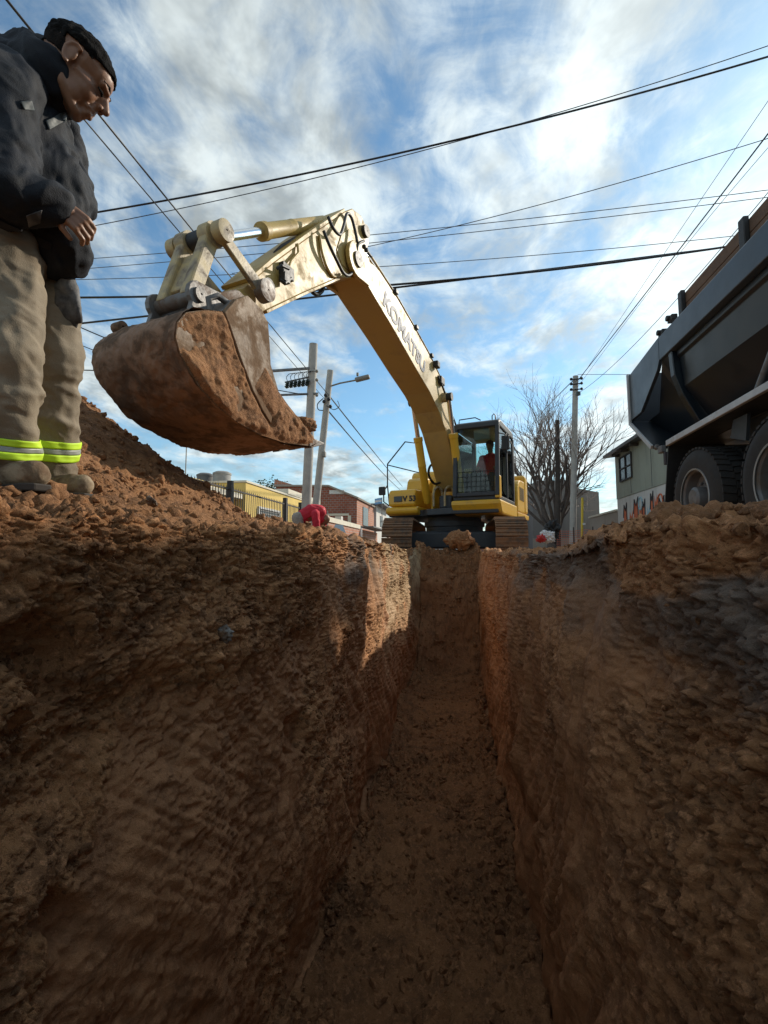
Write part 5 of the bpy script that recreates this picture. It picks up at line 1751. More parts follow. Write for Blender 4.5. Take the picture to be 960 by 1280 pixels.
# ---- worker bending over behind the spoil heap
D2 = 9.5
hip2, sh2, hd2 = U(375, 648, D2), U(399, 640, D2), U(405, 650, D2)
fc = Vector((hip2.x, hip2.y, -0.15))
w2 = thing('person', tuple(fc), 'worker in a red hooded top bending down behind the spoil heap', 'person')
side2 = Vector((0.15, 0.98, 0))
b2 = MB(Matrix.Translation(-fc))
f2 = (sh2 - hip2).normalized()
at2, r2, u2 = head_shapes(b2, hd2, (f2 * 0.3 + Vector((0, 0, -1))).normalized(), f2, 1.0)
b2.cap(sh2, at2(-0.03, 0, -0.06), 0.06, 0.055)
b2.cap(hip2, sh2, 0.13, 0.13)
hands2 = []
for s in (-1, 1):
    sh = sh2 + side2 * 0.16 * s + Vector((0, 0, -0.05))
    el = sh + Vector((0.02, 0, -0.27))
    wr = el + Vector((0.05, 0, -0.23))
    b2.cap(sh, el, 0.05, 0.042)
    b2.cap(el, wr, 0.042, 0.028)
    hand_shapes(b2, wr, Vector((0.1, 0, -1)), Vector((0, -s, 0)), 1.0, 0.7)
    hp = hip2 + side2 * 0.10 * s
    kn = hp + Vector((0.07, 0, -0.40))
    an = Vector((hip2.x + 0.02, hip2.y, -0.10)) + side2 * 0.13 * s
    b2.cap(hp, kn, 0.08, 0.055)
    b2.cap(kn, an, 0.055, 0.04)
    b2.cap(an, an + Vector((0.14, 0, -0.03)), 0.04, 0.035)
    hands2.append((sh, el, wr, hp, kn, an))
linkmesh('body', blob(b2, 0.009, 3), M['skin'], w2)
j2 = MB(Matrix.Translation(-fc))
j2.cap(hip2.lerp(sh2, 0.12), hip2.lerp(sh2, 0.6) + Vector((0, 0, 0.05)), 0.14, 0.16)
j2.cap(hip2.lerp(sh2, 0.6) + Vector((0, 0, 0.05)), sh2, 0.16, 0.14)
j2.ball(hd2 + Vector((0.0, 0, 0.04)) - f2 * 0.06, (0.11, 0.11, 0.11))
for sh, el, wr, hp, kn, an in hands2:
    j2.cap(sh, el, 0.085, 0.07)
    j2.cap(el, wr, 0.07, 0.05)
me2 = blob(j2, 0.012, 3)
folds(me2, 0.014, 7, (1, 1, 1), 361)
linkmesh('hooded_top', me2, M['red_cloth'], w2)
t2m = MB(Matrix.Translation(-fc))
for sh, el, wr, hp, kn, an in hands2:
    t2m.cap(hip2, hp, 0.14, 0.12)
    t2m.cap(hp, kn, 0.115, 0.085)
    t2m.cap(kn, an + Vector((0, 0, 0.05)), 0.085, 0.075)
me2 = blob(t2m, 0.012, 3)
folds(me2, 0.01, 7, (1, 1, 1.5), 371)
linkmesh('trousers', me2, M['tan_wall'], w2)

# ---- excavator operator
def ew(u, l, z): return EM @ Vector((u, l, z)) + Vector((XC, YC, ZG))


hip3 = ew(0.10, 0.90, 1.66)
w3p = thing('person', tuple(ew(0.10, 0.90, 1.575)), 'operator in a red shirt seated in the excavator cab', 'person')
M3 = Matrix.Translation(-ew(0.10, 0.90, 1.575))
b3 = MB(M3)
ch3, hd3 = ew(0.04, 0.90, 2.08), ew(0.12, 0.90, 2.40)
at3, r3, u3 = head_shapes(b3, hd3, (FV + Vector((0, 0, -0.25))).normalized(), Vector((0, 0, 1)), 1.0)
b3.cap(hip3, ch3, 0.12, 0.13)
b3.cap(ch3, at3(-0.03, 0, -0.06), 0.07, 0.055)
j3 = MB(M3)
t3 = MB(M3)
j3.cap(hip3, ch3, 0.16, 0.185)
for s in (-1, 1):
    sh, el, wr = ew(0.05, 0.90 + s * 0.19, 2.14), ew(0.12, 0.90 + s * 0.27, 1.86), ew(0.38, 0.90 + s * 0.20, 1.88)
    kn, an = ew(0.55, 0.90 + s * 0.13, 1.66), ew(0.66, 0.90 + s * 0.12, 1.26)
    b3.cap(ch3, sh, 0.06, 0.05); b3.cap(sh, el, 0.05, 0.042); b3.cap(el, wr, 0.042, 0.028)
    hand_shapes(b3, wr, FV * 1.0 + Vector((0, 0, -0.1)), Vector((0, 0, -1)), 1.0, 1.1)
    hp = hip3 + LV * 0.09 * s
    b3.cap(hp, kn, 0.08, 0.055); b3.cap(kn, an, 0.055, 0.04); b3.cap(an, an + FV * 0.15, 0.04, 0.035)
    j3.cap(ch3, sh, 0.12, 0.085); j3.cap(sh, el, 0.08, 0.068); j3.cap(el, el.lerp(wr, 0.8), 0.066, 0.05)
    t3.cap(hip3, hp, 0.13, 0.11); t3.cap(hp, kn, 0.105, 0.08); t3.cap(kn, an + Vector((0, 0, 0.05)), 0.08, 0.07)
linkmesh('body', blob(b3, 0.009, 3), M['skin'], w3p)
me3 = blob(j3, 0.012, 3)
folds(me3, 0.01, 8, (1, 1, 1), 381)
linkmesh('shirt', me3, M['red_cloth'], w3p)
me3 = blob(t3, 0.012, 3)
linkmesh('trousers', me3, M['dark_cloth'], w3p)
hb = MB(M3)
Rh = Matrix((FV, LV, Vector((0, 0, 1)))).transposed()
hb.ball(at3(-0.02, 0, 0.05), (0.112, 0.09, 0.095), Rh, 16, 10)
hb.build('cap', M['dark_cloth'], w3p, True)

# ------------------------------------------------------------------ street furniture
def pole_pts(ptop, pbot, d, zb=-0.3):
    a, b = U(*ptop, d), U(*pbot, d)
    k = (zb - b.z) / (b.z - a.z)
    return b + (b - a) * k, a


def rel(v, base): return Vector(v) - Vector(base)


def mbr(base): return MB(Matrix.Translation(-Vector(base)))


# thick concrete pole with insulators
b1, t1 = pole_pts((392, 430), (383, 630), 17.3)
pole1 = thing('utility_pole', tuple(b1), 'thick pale concrete utility pole rising above the bent worker, carrying a row of dark insulators', 'utility pole', 'utility poles')
mbr(b1).tube([b1, b1.lerp(t1, 0.5), t1], [0.185, 0.165, 0.150], 20).build('shaft', M['concrete'], pole1, 40)
ca_ = mbr(b1)
ca_.bar(U(336, 464, 17.2), U(394, 460, 17.2), 0.07, 0.09)
ca_.build('crossarm', M['rim'], pole1, bevel=0.01)
ca_ = mbr(b1)
ca_.bar(U(356, 478, 17.2), U(392, 470, 17.2), 0.05, 0.05)
ca_.bar(U(345, 494, 17.2), U(398, 492, 17.2), 0.06, 0.07)
ca_.build('bracket', M['rim'], pole1, bevel=0.008)
for k in range(6):
    c = U(360 + 5 * k, 479 - 0.6 * k, 17.1)
    ins_o = mbr(b1).lathe(c + Vector((0, 0, 0.05)), (-0.25, 0, -1), [(0.01, 0), (0.05, 0.0), (0.05, 0.03), (0.085, 0.06), (0.05, 0.09), (0.085, 0.12), (0.05, 0.15), (0.09, 0.19), (0.03, 0.24), (0.01, 0.25)], 12).build('insulator', M['insulator'], pole1, 50)
    mbr(b1).tube(smooth_path([c + Vector((0, 0, 0.03)), c + Vector((-0.06, 0, 0.22)), c + Vector((0.06, 0, 0.34)), c + Vector((0.25, 0, 0.33))], 4), 0.011, 5).build('jumper_wire', M['cable'], ins_o, 60)
for y_ in (464, 475, 494):
    mbr(b1).ball(U(396, y_, 17.1), 0.06, None, 8, 6).build('bolt_head', M['lamp'], pole1, 60)
b2_, t2_ = pole_pts((413, 463), (397, 612), 19.5)
pole2 = thing('street_lamp', tuple(b2_), 'leaning slender concrete street lamp pole with a grey lamp on a short arm', 'street lamp')
mbr(b2_).tube([b2_, t2_], [0.16, 0.125], 18).build('shaft', M['concrete'], pole2, 40)
mbr(b2_).tube([U(409, 484, 19.5), U(425, 479, 19.4), U(446, 475, 19.3)], 0.035, 8).build('lamp_arm', M['lamp'], pole2, 60)
ld = (U(463, 471, 19.2) - U(443, 476, 19.3)).normalized()
lx, ly, lz = Vector((0, 1, 0)), ld, Vector((0, 1, 0)).cross(ld)
lh = mbr(b2_)
lh.box(U(453, 473, 19.25), (0.26, 0.60, 0.15), (lx, ly, lz))
lamp = lh.build('lamp_head', M['lamp'], pole2, bevel=0.05, seg=3)
mbr(b2_).lathe(U(447, 470, 19.25), (0, 0, 1), [(0.01, 0), (0.05, 0), (0.05, 0.13), (0.01, 0.14)], 10).build('photocell', M['lamp'], lamp, 40)
mbr(b2_).box(U(405, 568, 19.3), (0.14, 0.2, 0.22)).build('meter_box', M['lamp'], pole2, bevel=0.02)
cg = mbr(b2_)
for q in ((407, 494), (411, 499), (405, 502), (413, 508)):
    cg.ball(U(*q, 19.3), 0.075, None, 8, 6)
cg.tube(smooth_path([U(404, 498, 19.3), U(397, 505, 19.3), U(398, 512, 19.3), U(404, 513, 19.3)], 4), 0.02, 6)
cg.tube(smooth_path([U(408, 507, 19.3), U(417, 512, 19.3), U(424, 508, 19.3), U(422, 501, 19.3)], 4), 0.015, 6)
cg.build('cable_clamps', M['cable'], pole2, 60)
b3_, t3_ = pole_pts((719.5, 470), (716, 670), 22.8)
pole3 = thing('utility_pole', tuple(b3_), 'slim concrete utility pole standing in front of the bare tree', 'utility pole', 'utility poles')
mbr(b3_).tube([b3_, t3_], [0.155, 0.125], 18).build('shaft', M['concrete'], pole3, 40)
for y_ in (474, 480, 487):
    r_ = mbr(b3_)
    r_.tube([U(713, y_ + 1, 22.6), U(727, y_ - 1, 22.6)], 0.03, 6)
    r_.ball(U(714, y_, 22.6), 0.07, None, 8, 6)
    r_.ball(U(727, y_ - 1, 22.6), 0.07, None, 8, 6)
    r_.build('insulator_rack', M['cable'], pole3, 60)
mbr(b3_).lathe(U(723, 492, 22.5), (0, 0, 1), [(0.01, -0.08), (0.1, -0.08), (0.1, 0.08), (0.01, 0.1)], 12).build('junction_box', M['insulator'], pole3, 40)
b4_, t4_ = pole_pts((696.5, 525), (698, 668), 23.4)
wp = mbr(b4_).tube([b4_, b4_.lerp(t4_, 0.5), t4_], [0.13, 0.115, 0.10], 14).build('wooden_post', M['wood'], None, 40)
wp.location = b4_
tag(wp, 'dark tarred wooden post rising among the branches of the bare tree', 'post')
yb, yt = pole_pts((728, 622), (727.5, 668), 21.0)
yp = thing('gas_pipe', tuple(yb), 'thin bright yellow upright pipe in front of the grey block wall', 'pipe')
mbr(yb).tube([yb, yt], 0.05, 10).build('pipe', M['yellow_post'], yp, 60)
mbr(yb).box(U(730, 655, 20.9), (0.10, 0.1, 0.08)).build('bracket', M['white_paint'], yp, bevel=0.01)

# ---- overhead cables
CABLE_N = [0]


def cable(label, pts, r, mat='cable', group='overhead cables'):
    """pts: three (px, py, depth) stations along the span"""
    A, Bm, C = [U(*p) for p in pts]
    ps = []
    s1 = (Bm - A).length
    s2 = (C - Bm).length
    tm_ = s1 / (s1 + s2)
    ctrl = (Bm - A * (1 - tm_) ** 2 - C * tm_ ** 2) / (2 * tm_ * (1 - tm_))
    for i in range(41):
        q = i / 40
        ps.append(A * (1 - q) ** 2 + ctrl * (2 * q * (1 - q)) + C * q ** 2)
    o = MB(Matrix.Translation(-A)).tube(ps, r, 6).build('overhead_cable', M[mat], None, 60)
    o.location = A
    return tag(o, label, 'cable', group)


cable('thick black cable highest of those crossing the whole sky above the boom', [(-120, 300, 9.5), (400, 213, 9), (1100, 28, 8.5)], 0.017)
cable('thin wire running close beside the highest thick cable across the sky', [(-120, 322, 9.6), (400, 221, 9.1), (1100, 8, 8.6)], 0.008, 'thin_cable')
cable('thin wire rising steeply to the right from behind the top of the boom', [(290, 342, 15), (640, 265, 13), (1100, 128, 11)], 0.010, 'thin_cable')
cable('upper thin wire of the pair crossing behind the bucket cylinder', [(-120, 338, 15), (470, 293, 14), (1100, 219, 13)], 0.010, 'thin_cable')
cable('lower thin wire of the pair crossing behind the bucket cylinder', [(-120, 352, 15.2), (470, 303, 14.2), (1100, 228, 13.2)], 0.010, 'thin_cable')
cable('thin wire just above the two thick cables that cross behind the boom', [(-120, 352, 16), (480, 333, 16), (1100, 273, 16)], 0.011, 'thin_cable')
cable('upper thick twisted cable of the two crossing behind the middle of the boom', [(-120, 369, 17), (490, 356, 17), (1100, 276, 17)], 0.036)
cable('lower thick twisted cable of the two crossing behind the middle of the boom', [(-120, 428, 17.4), (490, 360, 17.4), (1100, 284, 17.4)], 0.034)
cable('thick cable coming down from the top left corner behind the man to the street lamp', [(-30, -48, 4.2), (245, 293, 9.0), (411, 494, 19.4)], 0.014)
cable('thinner cable running down just below the thick one from the man to the street lamp', [(20, 48, 4.6), (232, 299, 9.0), (407, 500, 19.4)], 0.010)
cable('upper cable descending from the street lamp towards the excavator mirror', [(411, 494, 19.4), (452, 546, 28), (503, 608, 60)], 0.030)
cable('lower cable descending from the street lamp towards the excavator mirror', [(409, 512, 19.4), (450, 560, 28), (500, 612, 60)], 0.030)
cable('cable sloping down from behind the glove to the thick concrete pole', [(-40, 340, 12), (128, 421, 14), (386, 494, 17.2)], 0.016)
cable('lower cable sloping down behind the bucket to the thick concrete pole', [(-40, 372, 12), (115, 437, 14), (384, 530, 17.2)], 0.012)
cable('horizontal cable ending at the crossarm of the thick concrete pole', [(-120, 452, 17.2), (200, 464, 17.2), (388, 461, 17.2)], 0.020)
cable('thick cable running from the slim pole up to the right edge of the sky', [(722, 476, 22.6), (843, 320, 14), (1060, 36, 8.0)], 0.017)
cable('highest thin wire running from the slim pole up to the right edge of the sky', [(721, 480, 22.6), (833, 313, 14), (1060, -20, 8.0)], 0.007, 'thin_cable')
cable('thin wire just below the thick cable from the slim pole to the right edge', [(722, 484, 22.6), (863, 300, 14), (1060, 72, 8.0)], 0.007, 'thin_cable')
cable('lowest thin wire from the slim pole passing over the tail of the truck', [(722, 492, 22.6), (826, 396, 14), (1060, 118, 8.0)], 0.009, 'thin_cable')
cable('thin horizontal wire running from the slim pole to behind the truck tail', [(722, 468, 22.6), (790, 468, 22), (1060, 462, 21)], 0.011, 'thin_cable')
cable('thin wire dropping from the slim pole across the bare branches to the left', [(716, 476, 22.6), (690, 502, 30), (655, 545, 60)], 0.022, 'thin_cable')


# ------------------------------------------------------------------ houses, left side of the street
def bx(x0, x1, y0, y1, z0, z1): return ((x0 + x1) / 2, (y0 + y1) / 2, (z0 + z1) / 2), (x1 - x0, y1 - y0, z1 - z0)


def part_box(name, x0, x1, y0, y1, z0, z1, mat, parent, base, bevel=0.0):
    return mbr(base).box(*bx(x0, x1, y0, y1, z0, z1)).build(name, mat, parent, bevel=bevel)


GZ = -0.26
HB_ = (-12.0, 21.0, GZ)
house = thing('yellow_house', HB_, 'single storey yellow house with flat roof behind iron railings', 'house')
part_box('wall', -18, -9.5, 20.2, 31.5, GZ, 3.12, M['yellow_wall'], house, HB_, 0.02)
part_box('wall', -18, -11.4, 10.0, 20.19, GZ, 3.22, M['yellow_wall'], house, HB_, 0.02)
part_box('parapet', -18.05, -9.45, 20.15, 31.55, 3.125, 3.22, M['cream'], house, HB_, 0.01)
part_box('porch_fascia', -11.39, -9.6, 11.0, 20.14, 2.36, 2.58, M['cream'], house, HB_, 0.01)
part_box('upper_parapet', -10.2, -9.42, 25.4, 31.6, 3.225, 3.52, M['cream'], house, HB_, 0.01)
wz0, wz1 = 1.05, 2.12
for y0, y1 in ((21.5, 24.2), (27.6, 29.2)):
    wd = part_box('window', -9.56, -9.47, y0, y1, wz0, wz1, M['glass_dark'], house, HB_)
    fr = mbr(HB_)
    for a, b in (((y0, wz0), (y1, wz0)), ((y0, wz1), (y1, wz1)), ((y0, wz0), (y0, wz1)), ((y1, wz0), (y1, wz1))):
        fr.bar((-9.45, a[0], a[1]), (-9.45, b[0], b[1]), 0.10, 0.10, (1, 0, 0))
    fr.build('window_frame', M['white_paint'], wd)
    for k in range(7):
        zq = wz0 + 0.1 + k * (wz1 - wz0 - 0.2) / 6
        mbr(HB_).box((-9.46, (y0 + y1) / 2, zq), (0.03, y1 - y0 - 0.1, 0.07)).build('shutter_slat', M['tank'], wd)
for cx, cy, r, h, m in ((-11.5, 21.8, 0.42, 0.55, 'tank'), (-12.5, 22.0, 0.40, 0.52, 'roof')):
    o = mbr((cx, cy, 3.22)).lathe((cx, cy, 3.22), (0, 0, 1), [(0.02, 0), (r, 0), (r, h), (r * 1.06, h), (r * 1.06, h + 0.08), (r * 0.7, h + 0.16), (0.02, h + 0.2)], 24).build('water_tank', M[m], None, 40)
    o.location = (cx, cy, 3.22)
    tag(o, 'round grey water tank on the yellow house roof' if m == 'tank' else 'darker round water tank beside the grey one on the yellow house roof', 'water tank', 'roof water tanks')
o = mbr((-13.2, 21.4, 3.2)).tube([(-13.2, 21.4, 3.2), (-13.2, 21.4, 5.4)], 0.025, 6).build('roof_mast', M['lamp'], None, 60)
o.location = (-13.2, 21.4, 3.2)
tag(o, 'thin antenna mast on the yellow house roof under the bucket', 'antenna')
# iron railings along the pavement
FX = -7.4
fence = thing('iron_fence', (FX, 18, GZ), 'dark iron railings with spiked bars in front of the yellow house', 'fence')
fb = (FX, 18, GZ)
for y in (14.6, 19.6, 21.6, 23.6, 26.0):
    part_box('fence_post', FX - 0.08, FX + 0.08, y - 0.08, y + 0.08, GZ, 2.32, M['iron'], fence, fb)
for z in (0.35, 2.02):
    part_box('fence_rail', FX - 0.02, FX + 0.02, 11.0, 26.0, z, z + 0.05, M['iron'], fence, fb)
barm = MB()
barm.box((0, 0, 1.14), (0.022, 0.022, 2.28))
barm.add([(-0.02, -0.02, 2.28), (0.02, -0.02, 2.28), (0.02, 0.02, 2.28), (-0.02, 0.02, 2.28), (0, 0, 2.42)], [(0, 1, 4), (1, 2, 4), (2, 3, 4), (3, 0, 4), (3, 2, 1, 0)])
bar_me = barm.mesh('fence_bar')
bar_me.materials.append(M['iron'])
y = 11.1
while y < 25.9:
    if all(abs(y - q) > 0.12 for q in (14.6, 19.6, 21.6, 23.6)):
        o = bpy.data.objects.new('fence_bar', bar_me)
        col.objects.link(o)
        o.parent = fence
        o.location = (0, y - 18, 0.0)
    y += 0.17
# green tree behind
def leaf_crown(mb, c, r, n, size, seed):
    rg = random.Random(seed)
    for _ in range(n):
        d = Vector((rg.gauss(0, 1), rg.gauss(0, 1), rg.gauss(0, 1))).normalized() * (rg.random() ** 0.4)
        k = 1 + 0.3 * math.sin(d.x * 5 + seed) * math.cos(d.z * 6)
        p = Vector(c) + Vector((d.x * r[0], d.y * r[1], d.z * r[2])) * k
        a, b, _d = frame(Vector((rg.gauss(0, 1), rg.gauss(0, 1), rg.gauss(0, 1))))
        s = size * (0.6 + 0.8 * rg.random())
        mb.add([p - a * s, p - b * s * 0.5, p + a * s, p + b * s * 0.5], [(0, 1, 2, 3)])


gt = thing('green_tree', (-16.5, 40, GZ), 'dark green leafy tree showing between the yellow house and the brick house', 'tree')
mbr((-16.5, 40, GZ)).tube([(-16.5, 40, GZ), (-16.4, 40, 2.2), (-16.1, 40, 4.5)], [0.28, 0.2, 0.1], 8).build('trunk', M['bark'], gt, 60)
lc = mbr((-16.5, 40, GZ))
for k, (dx, dz, rr) in enumerate(((-1.6, 4.6, 1.5), (0, 5.2, 1.7), (1.5, 4.7, 1.5), (2.6, 4.4, 1.1), (-0.6, 4.0, 1.8))):
    leaf_crown(lc, (-16.5 + dx, 40, dz), (rr, rr, rr * 0.75), 700, 0.13, k)
lc.v and lc.build('crown', M['leaf'], gt)

# brick houses
BB = (-11, 40, GZ)
bh = thing('brick_house', BB, 'two storey unplastered red brick house with concrete bands', 'house', 'brick houses')
mbr(BB).prism([(-15.2, 38, GZ), (-8.3, 38, GZ), (-8.3, 38, 4.35), (-10.6, 38, 5.35), (-15.2, 38, 5.45)], [(-15.2, 46, GZ), (-8.3, 46, GZ), (-8.3, 46, 4.35), (-10.6, 46, 5.35), (-15.2, 46, 5.45)]).build('wall', M['brick'], bh)
for x0, z0, x1, z1 in ((-15.3, 5.52, -10.6, 5.42), (-10.6, 5.42, -8.1, 4.36)):
    mbr(BB).bar((x0, 42, z0), (x1, 42, z1), 8.4, 0.14, (0, 0, 1)).build('roof_slab', M['tan_wall'], bh)
mbr(BB).prism([(-15.3, 37.9, 5.55), (-15.3, 37.9, 6.1), (-13.6, 37.9, 5.55)], [(-15.3, 38.2, 5.55), (-15.3, 38.2, 6.1), (-13.6, 38.2, 5.55)]).build('brick_upstand', M['brick_pale'], bh)
for x0, x1, z0, z1 in ((-11.1, -8.9, 2.95, 3.12), (-11.55, -11.3, 1.2, 5.2), (-8.98, -8.72, 1.2, 2.95), (-12.7, -12.4, 2.9, 4.9), (-15.2, -8.3, 1.0, 1.2)):
    part_box('concrete_band', x0, x1, 37.93, 38.0, z0, z1, M['cream'], bh, BB)
part_box('wall_face', -8.30, -8.26, 38.05, 45.9, 1.3, 4.3, M['brick_pale'], bh, BB)
for y0, y1 in ((40.4, 42.6),):
    part_box('window', -8.27, -8.2, y0, y1, 2.3, 3.9, M['glass_dark'], bh, BB)
part_box('roof_light', -10.55, -9.3, 37.95, 38.05, 4.75, 5.05, M['white_paint'], bh, BB)
PB = (-10, 50, GZ)
ph = thing('plastered_house', PB, 'pale narrow plastered house next beyond the brick house', 'house')
part_box('wall', -13, -8.1, 46.3, 53, GZ, 4.6, M['white_wall'], ph, PB)
part_box('roof', -13.2, -7.3, 46.1, 53.3, 4.6, 4.75, M['roof'], ph, PB)
part_box('window', -8.12, -8.04, 48.5, 50.0, 2.6, 3.7, M['glass_dark'], ph, PB)
PC = (-10, 58, GZ)
ph2 = thing('brick_house', PC, 'farther low brick house with dark roof, left of the small flag', 'house', 'brick houses')
part_box('wall', -13, -8.0, 54, 66, GZ, 3.6, M['brick'], ph2, PC)
mbr(PC).prism([(-7.2, 53.8, 3.55), (-13, 53.8, 4.6), (-13, 53.8, 4.4), (-7.2, 53.8, 3.4)], [(-7.2, 66, 3.55), (-13, 66, 4.6), (-13, 66, 4.4), (-7.2, 66, 3.4)]).build('roof', M['roof'], ph2)
# garden walls between the fence and the brick house
GB = (-7.6, 30, GZ)
gw = thing('garden_wall', GB, 'orange brick garden wall with a white coping beyond the street lamp', 'wall')
part_box('brickwork', -7.9, -7.6, 26.4, 44, GZ, 1.75, M['brick_pale'], gw, GB)
part_box('coping', -7.98, -7.52, 26.4, 36, 1.755, 2.05, M['cream'], gw, GB)
part_box('sheet_canopy', -7.7, -6.6, 36.5, 44, 1.9, 2.0, M['roof'], gw, GB)
part_box('pier', -7.95, -7.55, 30.0, 30.5, GZ, 2.3, M['white_wall'], gw, GB)
part_box('white_post', -6.9, -6.8, 33.0, 33.1, GZ, 1.7, M['white_paint'], gw, GB)
part_box('rail', -7.5, -6.85, 33.03, 33.08, 0.75, 0.82, M['white_paint'], gw, GB)
sh_c = U(424, 668, 11.0)
bs = MB().prism([(-0.30, 0, -0.15), (0.22, 0, -0.15), (0.05, 0.12, 0.22), (-0.12, 0.12, 0.24)], [(-0.30, 0.02, -0.15), (0.22, 0.02, -0.15), (0.05, 0.14, 0.22), (-0.12, 0.14, 0.24)]).build('sheet_panel', M['blue_sheet'], None)
bs.location = sh_c
tag(bs, 'pale blue sheet leaning beyond the heap, right of the bent worker', 'sheet')
# flag on a mast
fb0, ft0 = U(477.5, 668, 45), U(477.5, 622, 45)
fl = thing('flag', tuple(fb0), 'small pale blue and white striped flag on a thin mast beyond the excavator track', 'flag')
mbr(fb0).tube([fb0, ft0], 0.035, 6).build('mast', M['lamp'], fl, 60)
for k, mn in enumerate(('flag_blue', 'white_paint', 'flag_blue')):
    st_ = mbr(fb0)
    z0 = ft0.z - 0.18 * (k + 1)
    seg_ = 8
    A_ = [(ft0.x - 0.70 * q / seg_, ft0.y + 0.06 * math.sin(q * 1.1), z0 - 0.10 * q / seg_) for q in range(seg_ + 1)]
    B_ = [(x, y, z + 0.175) for x, y, z in A_]
    st_.add(A_ + B_, [(q, q + 1, seg_ + 2 + q, seg_ + 1 + q) for q in range(seg_)])
    fo_ = st_.build('stripe', M[mn], fl)
    so_ = fo_.modifiers.new('s', 'SOLIDIFY')
    so_.thickness = 0.006

# ------------------------------------------------------------------ right side of the street
RB = (10, 20, GZ)
rh = thing('green_house', RB, 'two storey house with grey green upper floor and graffiti on its white lower wall', 'house')
part_box('upper_wall', 8.0, 15, 8, 26.2, 2.70, 5.0, M['green_wall'], rh, RB)
part_box('lower_wall', 8.03, 15, 8, 26.2, GZ, 2.69, M['white_wall'], rh, RB)
mbr(RB).prism([(7.55, 7.8, 4.93), (15, 7.8, 5.9), (15, 7.8, 6.05), (7.55, 7.8, 5.08)], [(7.55, 26.7, 4.93), (15, 26.7, 5.9), (15, 26.7, 6.05), (7.55, 26.7, 5.08)]).build('roof', M['roof'], rh)
for k in range(14):
    part_box('rafter_end', 7.62, 7.99, 8.5 + 1.3 * k, 8.6 + 1.3 * k, 4.78, 4.92, M['wood'], rh, RB)
wd = part_box('window', 7.97, 8.02, 23.75, 25.4, 3.5, 4.68, M['glass_dark'], rh, RB)
fr = mbr(RB)
for a, b in (((23.75, 3.5), (25.4, 3.5)), ((23.75, 4.68), (25.4, 4.68)), ((23.75, 3.5), (23.75, 4.68)), ((25.4, 3.5), (25.4, 4.68)), ((24.57, 3.5), (24.57, 4.68)), ((23.75, 4.1), (25.4, 4.1))):
    fr.bar((7.955, a[0], a[1]), (7.955, b[0], b[1]), 0.06, 0.06, (1, 0, 0))
fr.build('window_frame', M['iron'], wd)
for k in range(7):
    part_box('wall_seam', 7.985, 7.998, 9.0 + 2.5 * k, 9.02 + 2.5 * k, 2.75, 4.9, M['roof'], rh, RB)
# graffiti: tall flame letters sprayed on the lower wall
rgf = random.Random(5)
yq = 25.3
k = 0
while yq > 16.5:
    w = 0.30 + 0.35 * rgf.random()
    h0 = 0.15 + 0.2 * rgf.random()
    h1 = 1.95 + 0.62 * rgf.random() * (0.75 + 0.25 * math.sin(k * 1.3))
    pts = [(yq, h0), (yq - w * 0.5, h0 - 0.05), (yq - w, h0), (yq - w * 0.95, h1 * 0.80), (yq - w * 1.05, h1), (yq - w * 0.60, h1 * 0.84), (yq - w * 0.30, h1 * 0.97), (yq - w * 0.05, h1 * 0.7)]
    mm = 'graf_red' if k % 7 != 5 else 'graf_blue'
    mbr(RB).prism([(8.026, y_, z_) for y_, z_ in pts], [(8.020, y_, z_) for y_, z_ in pts]).build('graffiti_stroke', M[mm], rh)
    if k % 2 == 0:
        ln_ = mbr(RB)
        ps = [(8.016, y_, z_ + 0.06) for y_, z_ in pts[2:8]]
        ln_.tube(ps, 0.028, 5)
        ln_.build('graffiti_outline', M['graf_dark'], rh)
    if k % 5 == 3:
        cc = (yq - 0.3, 2.0 + 0.3 * rgf.random())
        cir = mbr(RB)
        cir.tube([(8.016, cc[0] + 0.24 * math.cos(q), cc[1] + 0.28 * math.sin(q)) for q in [i * 0.5 for i in range(14)]], 0.035, 5)
        cir.build('graffiti_ring', M['graf_blue' if k % 2 else 'graf_red'], rh)
    yq -= w * (0.95 + 0.5 * rgf.random())
    k += 1
LB = (8.5, 29, GZ)
lw = thing('low_wall', LB, 'low tan rendered building with a dark gateway beside the graffiti wall', 'building')
part_box('wall', 8.02, 12, 28.2, 31.6, GZ, 2.1, M['tan_wall'], lw, LB)
part_box('wall', 8.02, 12, 26.22, 26.5, GZ, 2.1, M['tan_wall'], lw, LB)
part_box('lintel', 8.02, 12, 26.5, 28.2, 1.5, 2.1, M['tan_wall'], lw, LB)
part_box('gate', 8.15, 8.2, 26.5, 28.2, GZ, 1.5, M['graf_dark'], lw, LB)
part_box('coping', 7.95, 12.1, 26.22, 31.65, 2.105, 2.2, M['cream'], lw, LB)
KB = (6.5, 34, GZ)
kb = thing('block_building', KB, 'bare grey cement building behind the slim pole', 'building')
mbr(KB).prism([(4.8, 33, GZ), (9.0, 33, GZ), (9.0, 33, 3.9), (7.2, 33, 4.3), (7.2, 33, 4.75), (5.0, 33, 4.75), (4.8, 33, 4.5)], [(4.8, 42, GZ), (9.0, 42, GZ), (9.0, 42, 3.9), (7.2, 42, 4.3), (7.2, 42, 4.75), (5.0, 42, 4.75), (4.8, 42, 4.5)]).build('wall', M['grey_wall'], kb)
part_box('plinth', 4.75, 8.9, 32.9, 32.99, GZ, 0.9, M['tan_wall'], kb, KB)
SB = (3.5, 36, GZ)
sb = thing('shed', SB, 'dark gabled shed partly hidden by the trunk of the bare tree', 'shed')
mbr(SB).prism([(2.2, 36, GZ), (5.6, 36, GZ), (5.6, 36, 4.1), (4.6, 36, 4.5), (2.2, 36, 2.6)], [(2.2, 42, GZ), (5.6, 42, GZ), (5.6, 42, 4.1), (4.6, 42, 4.5), (2.2, 42, 2.6)]).build('wall', M['grey_wall'], sb)
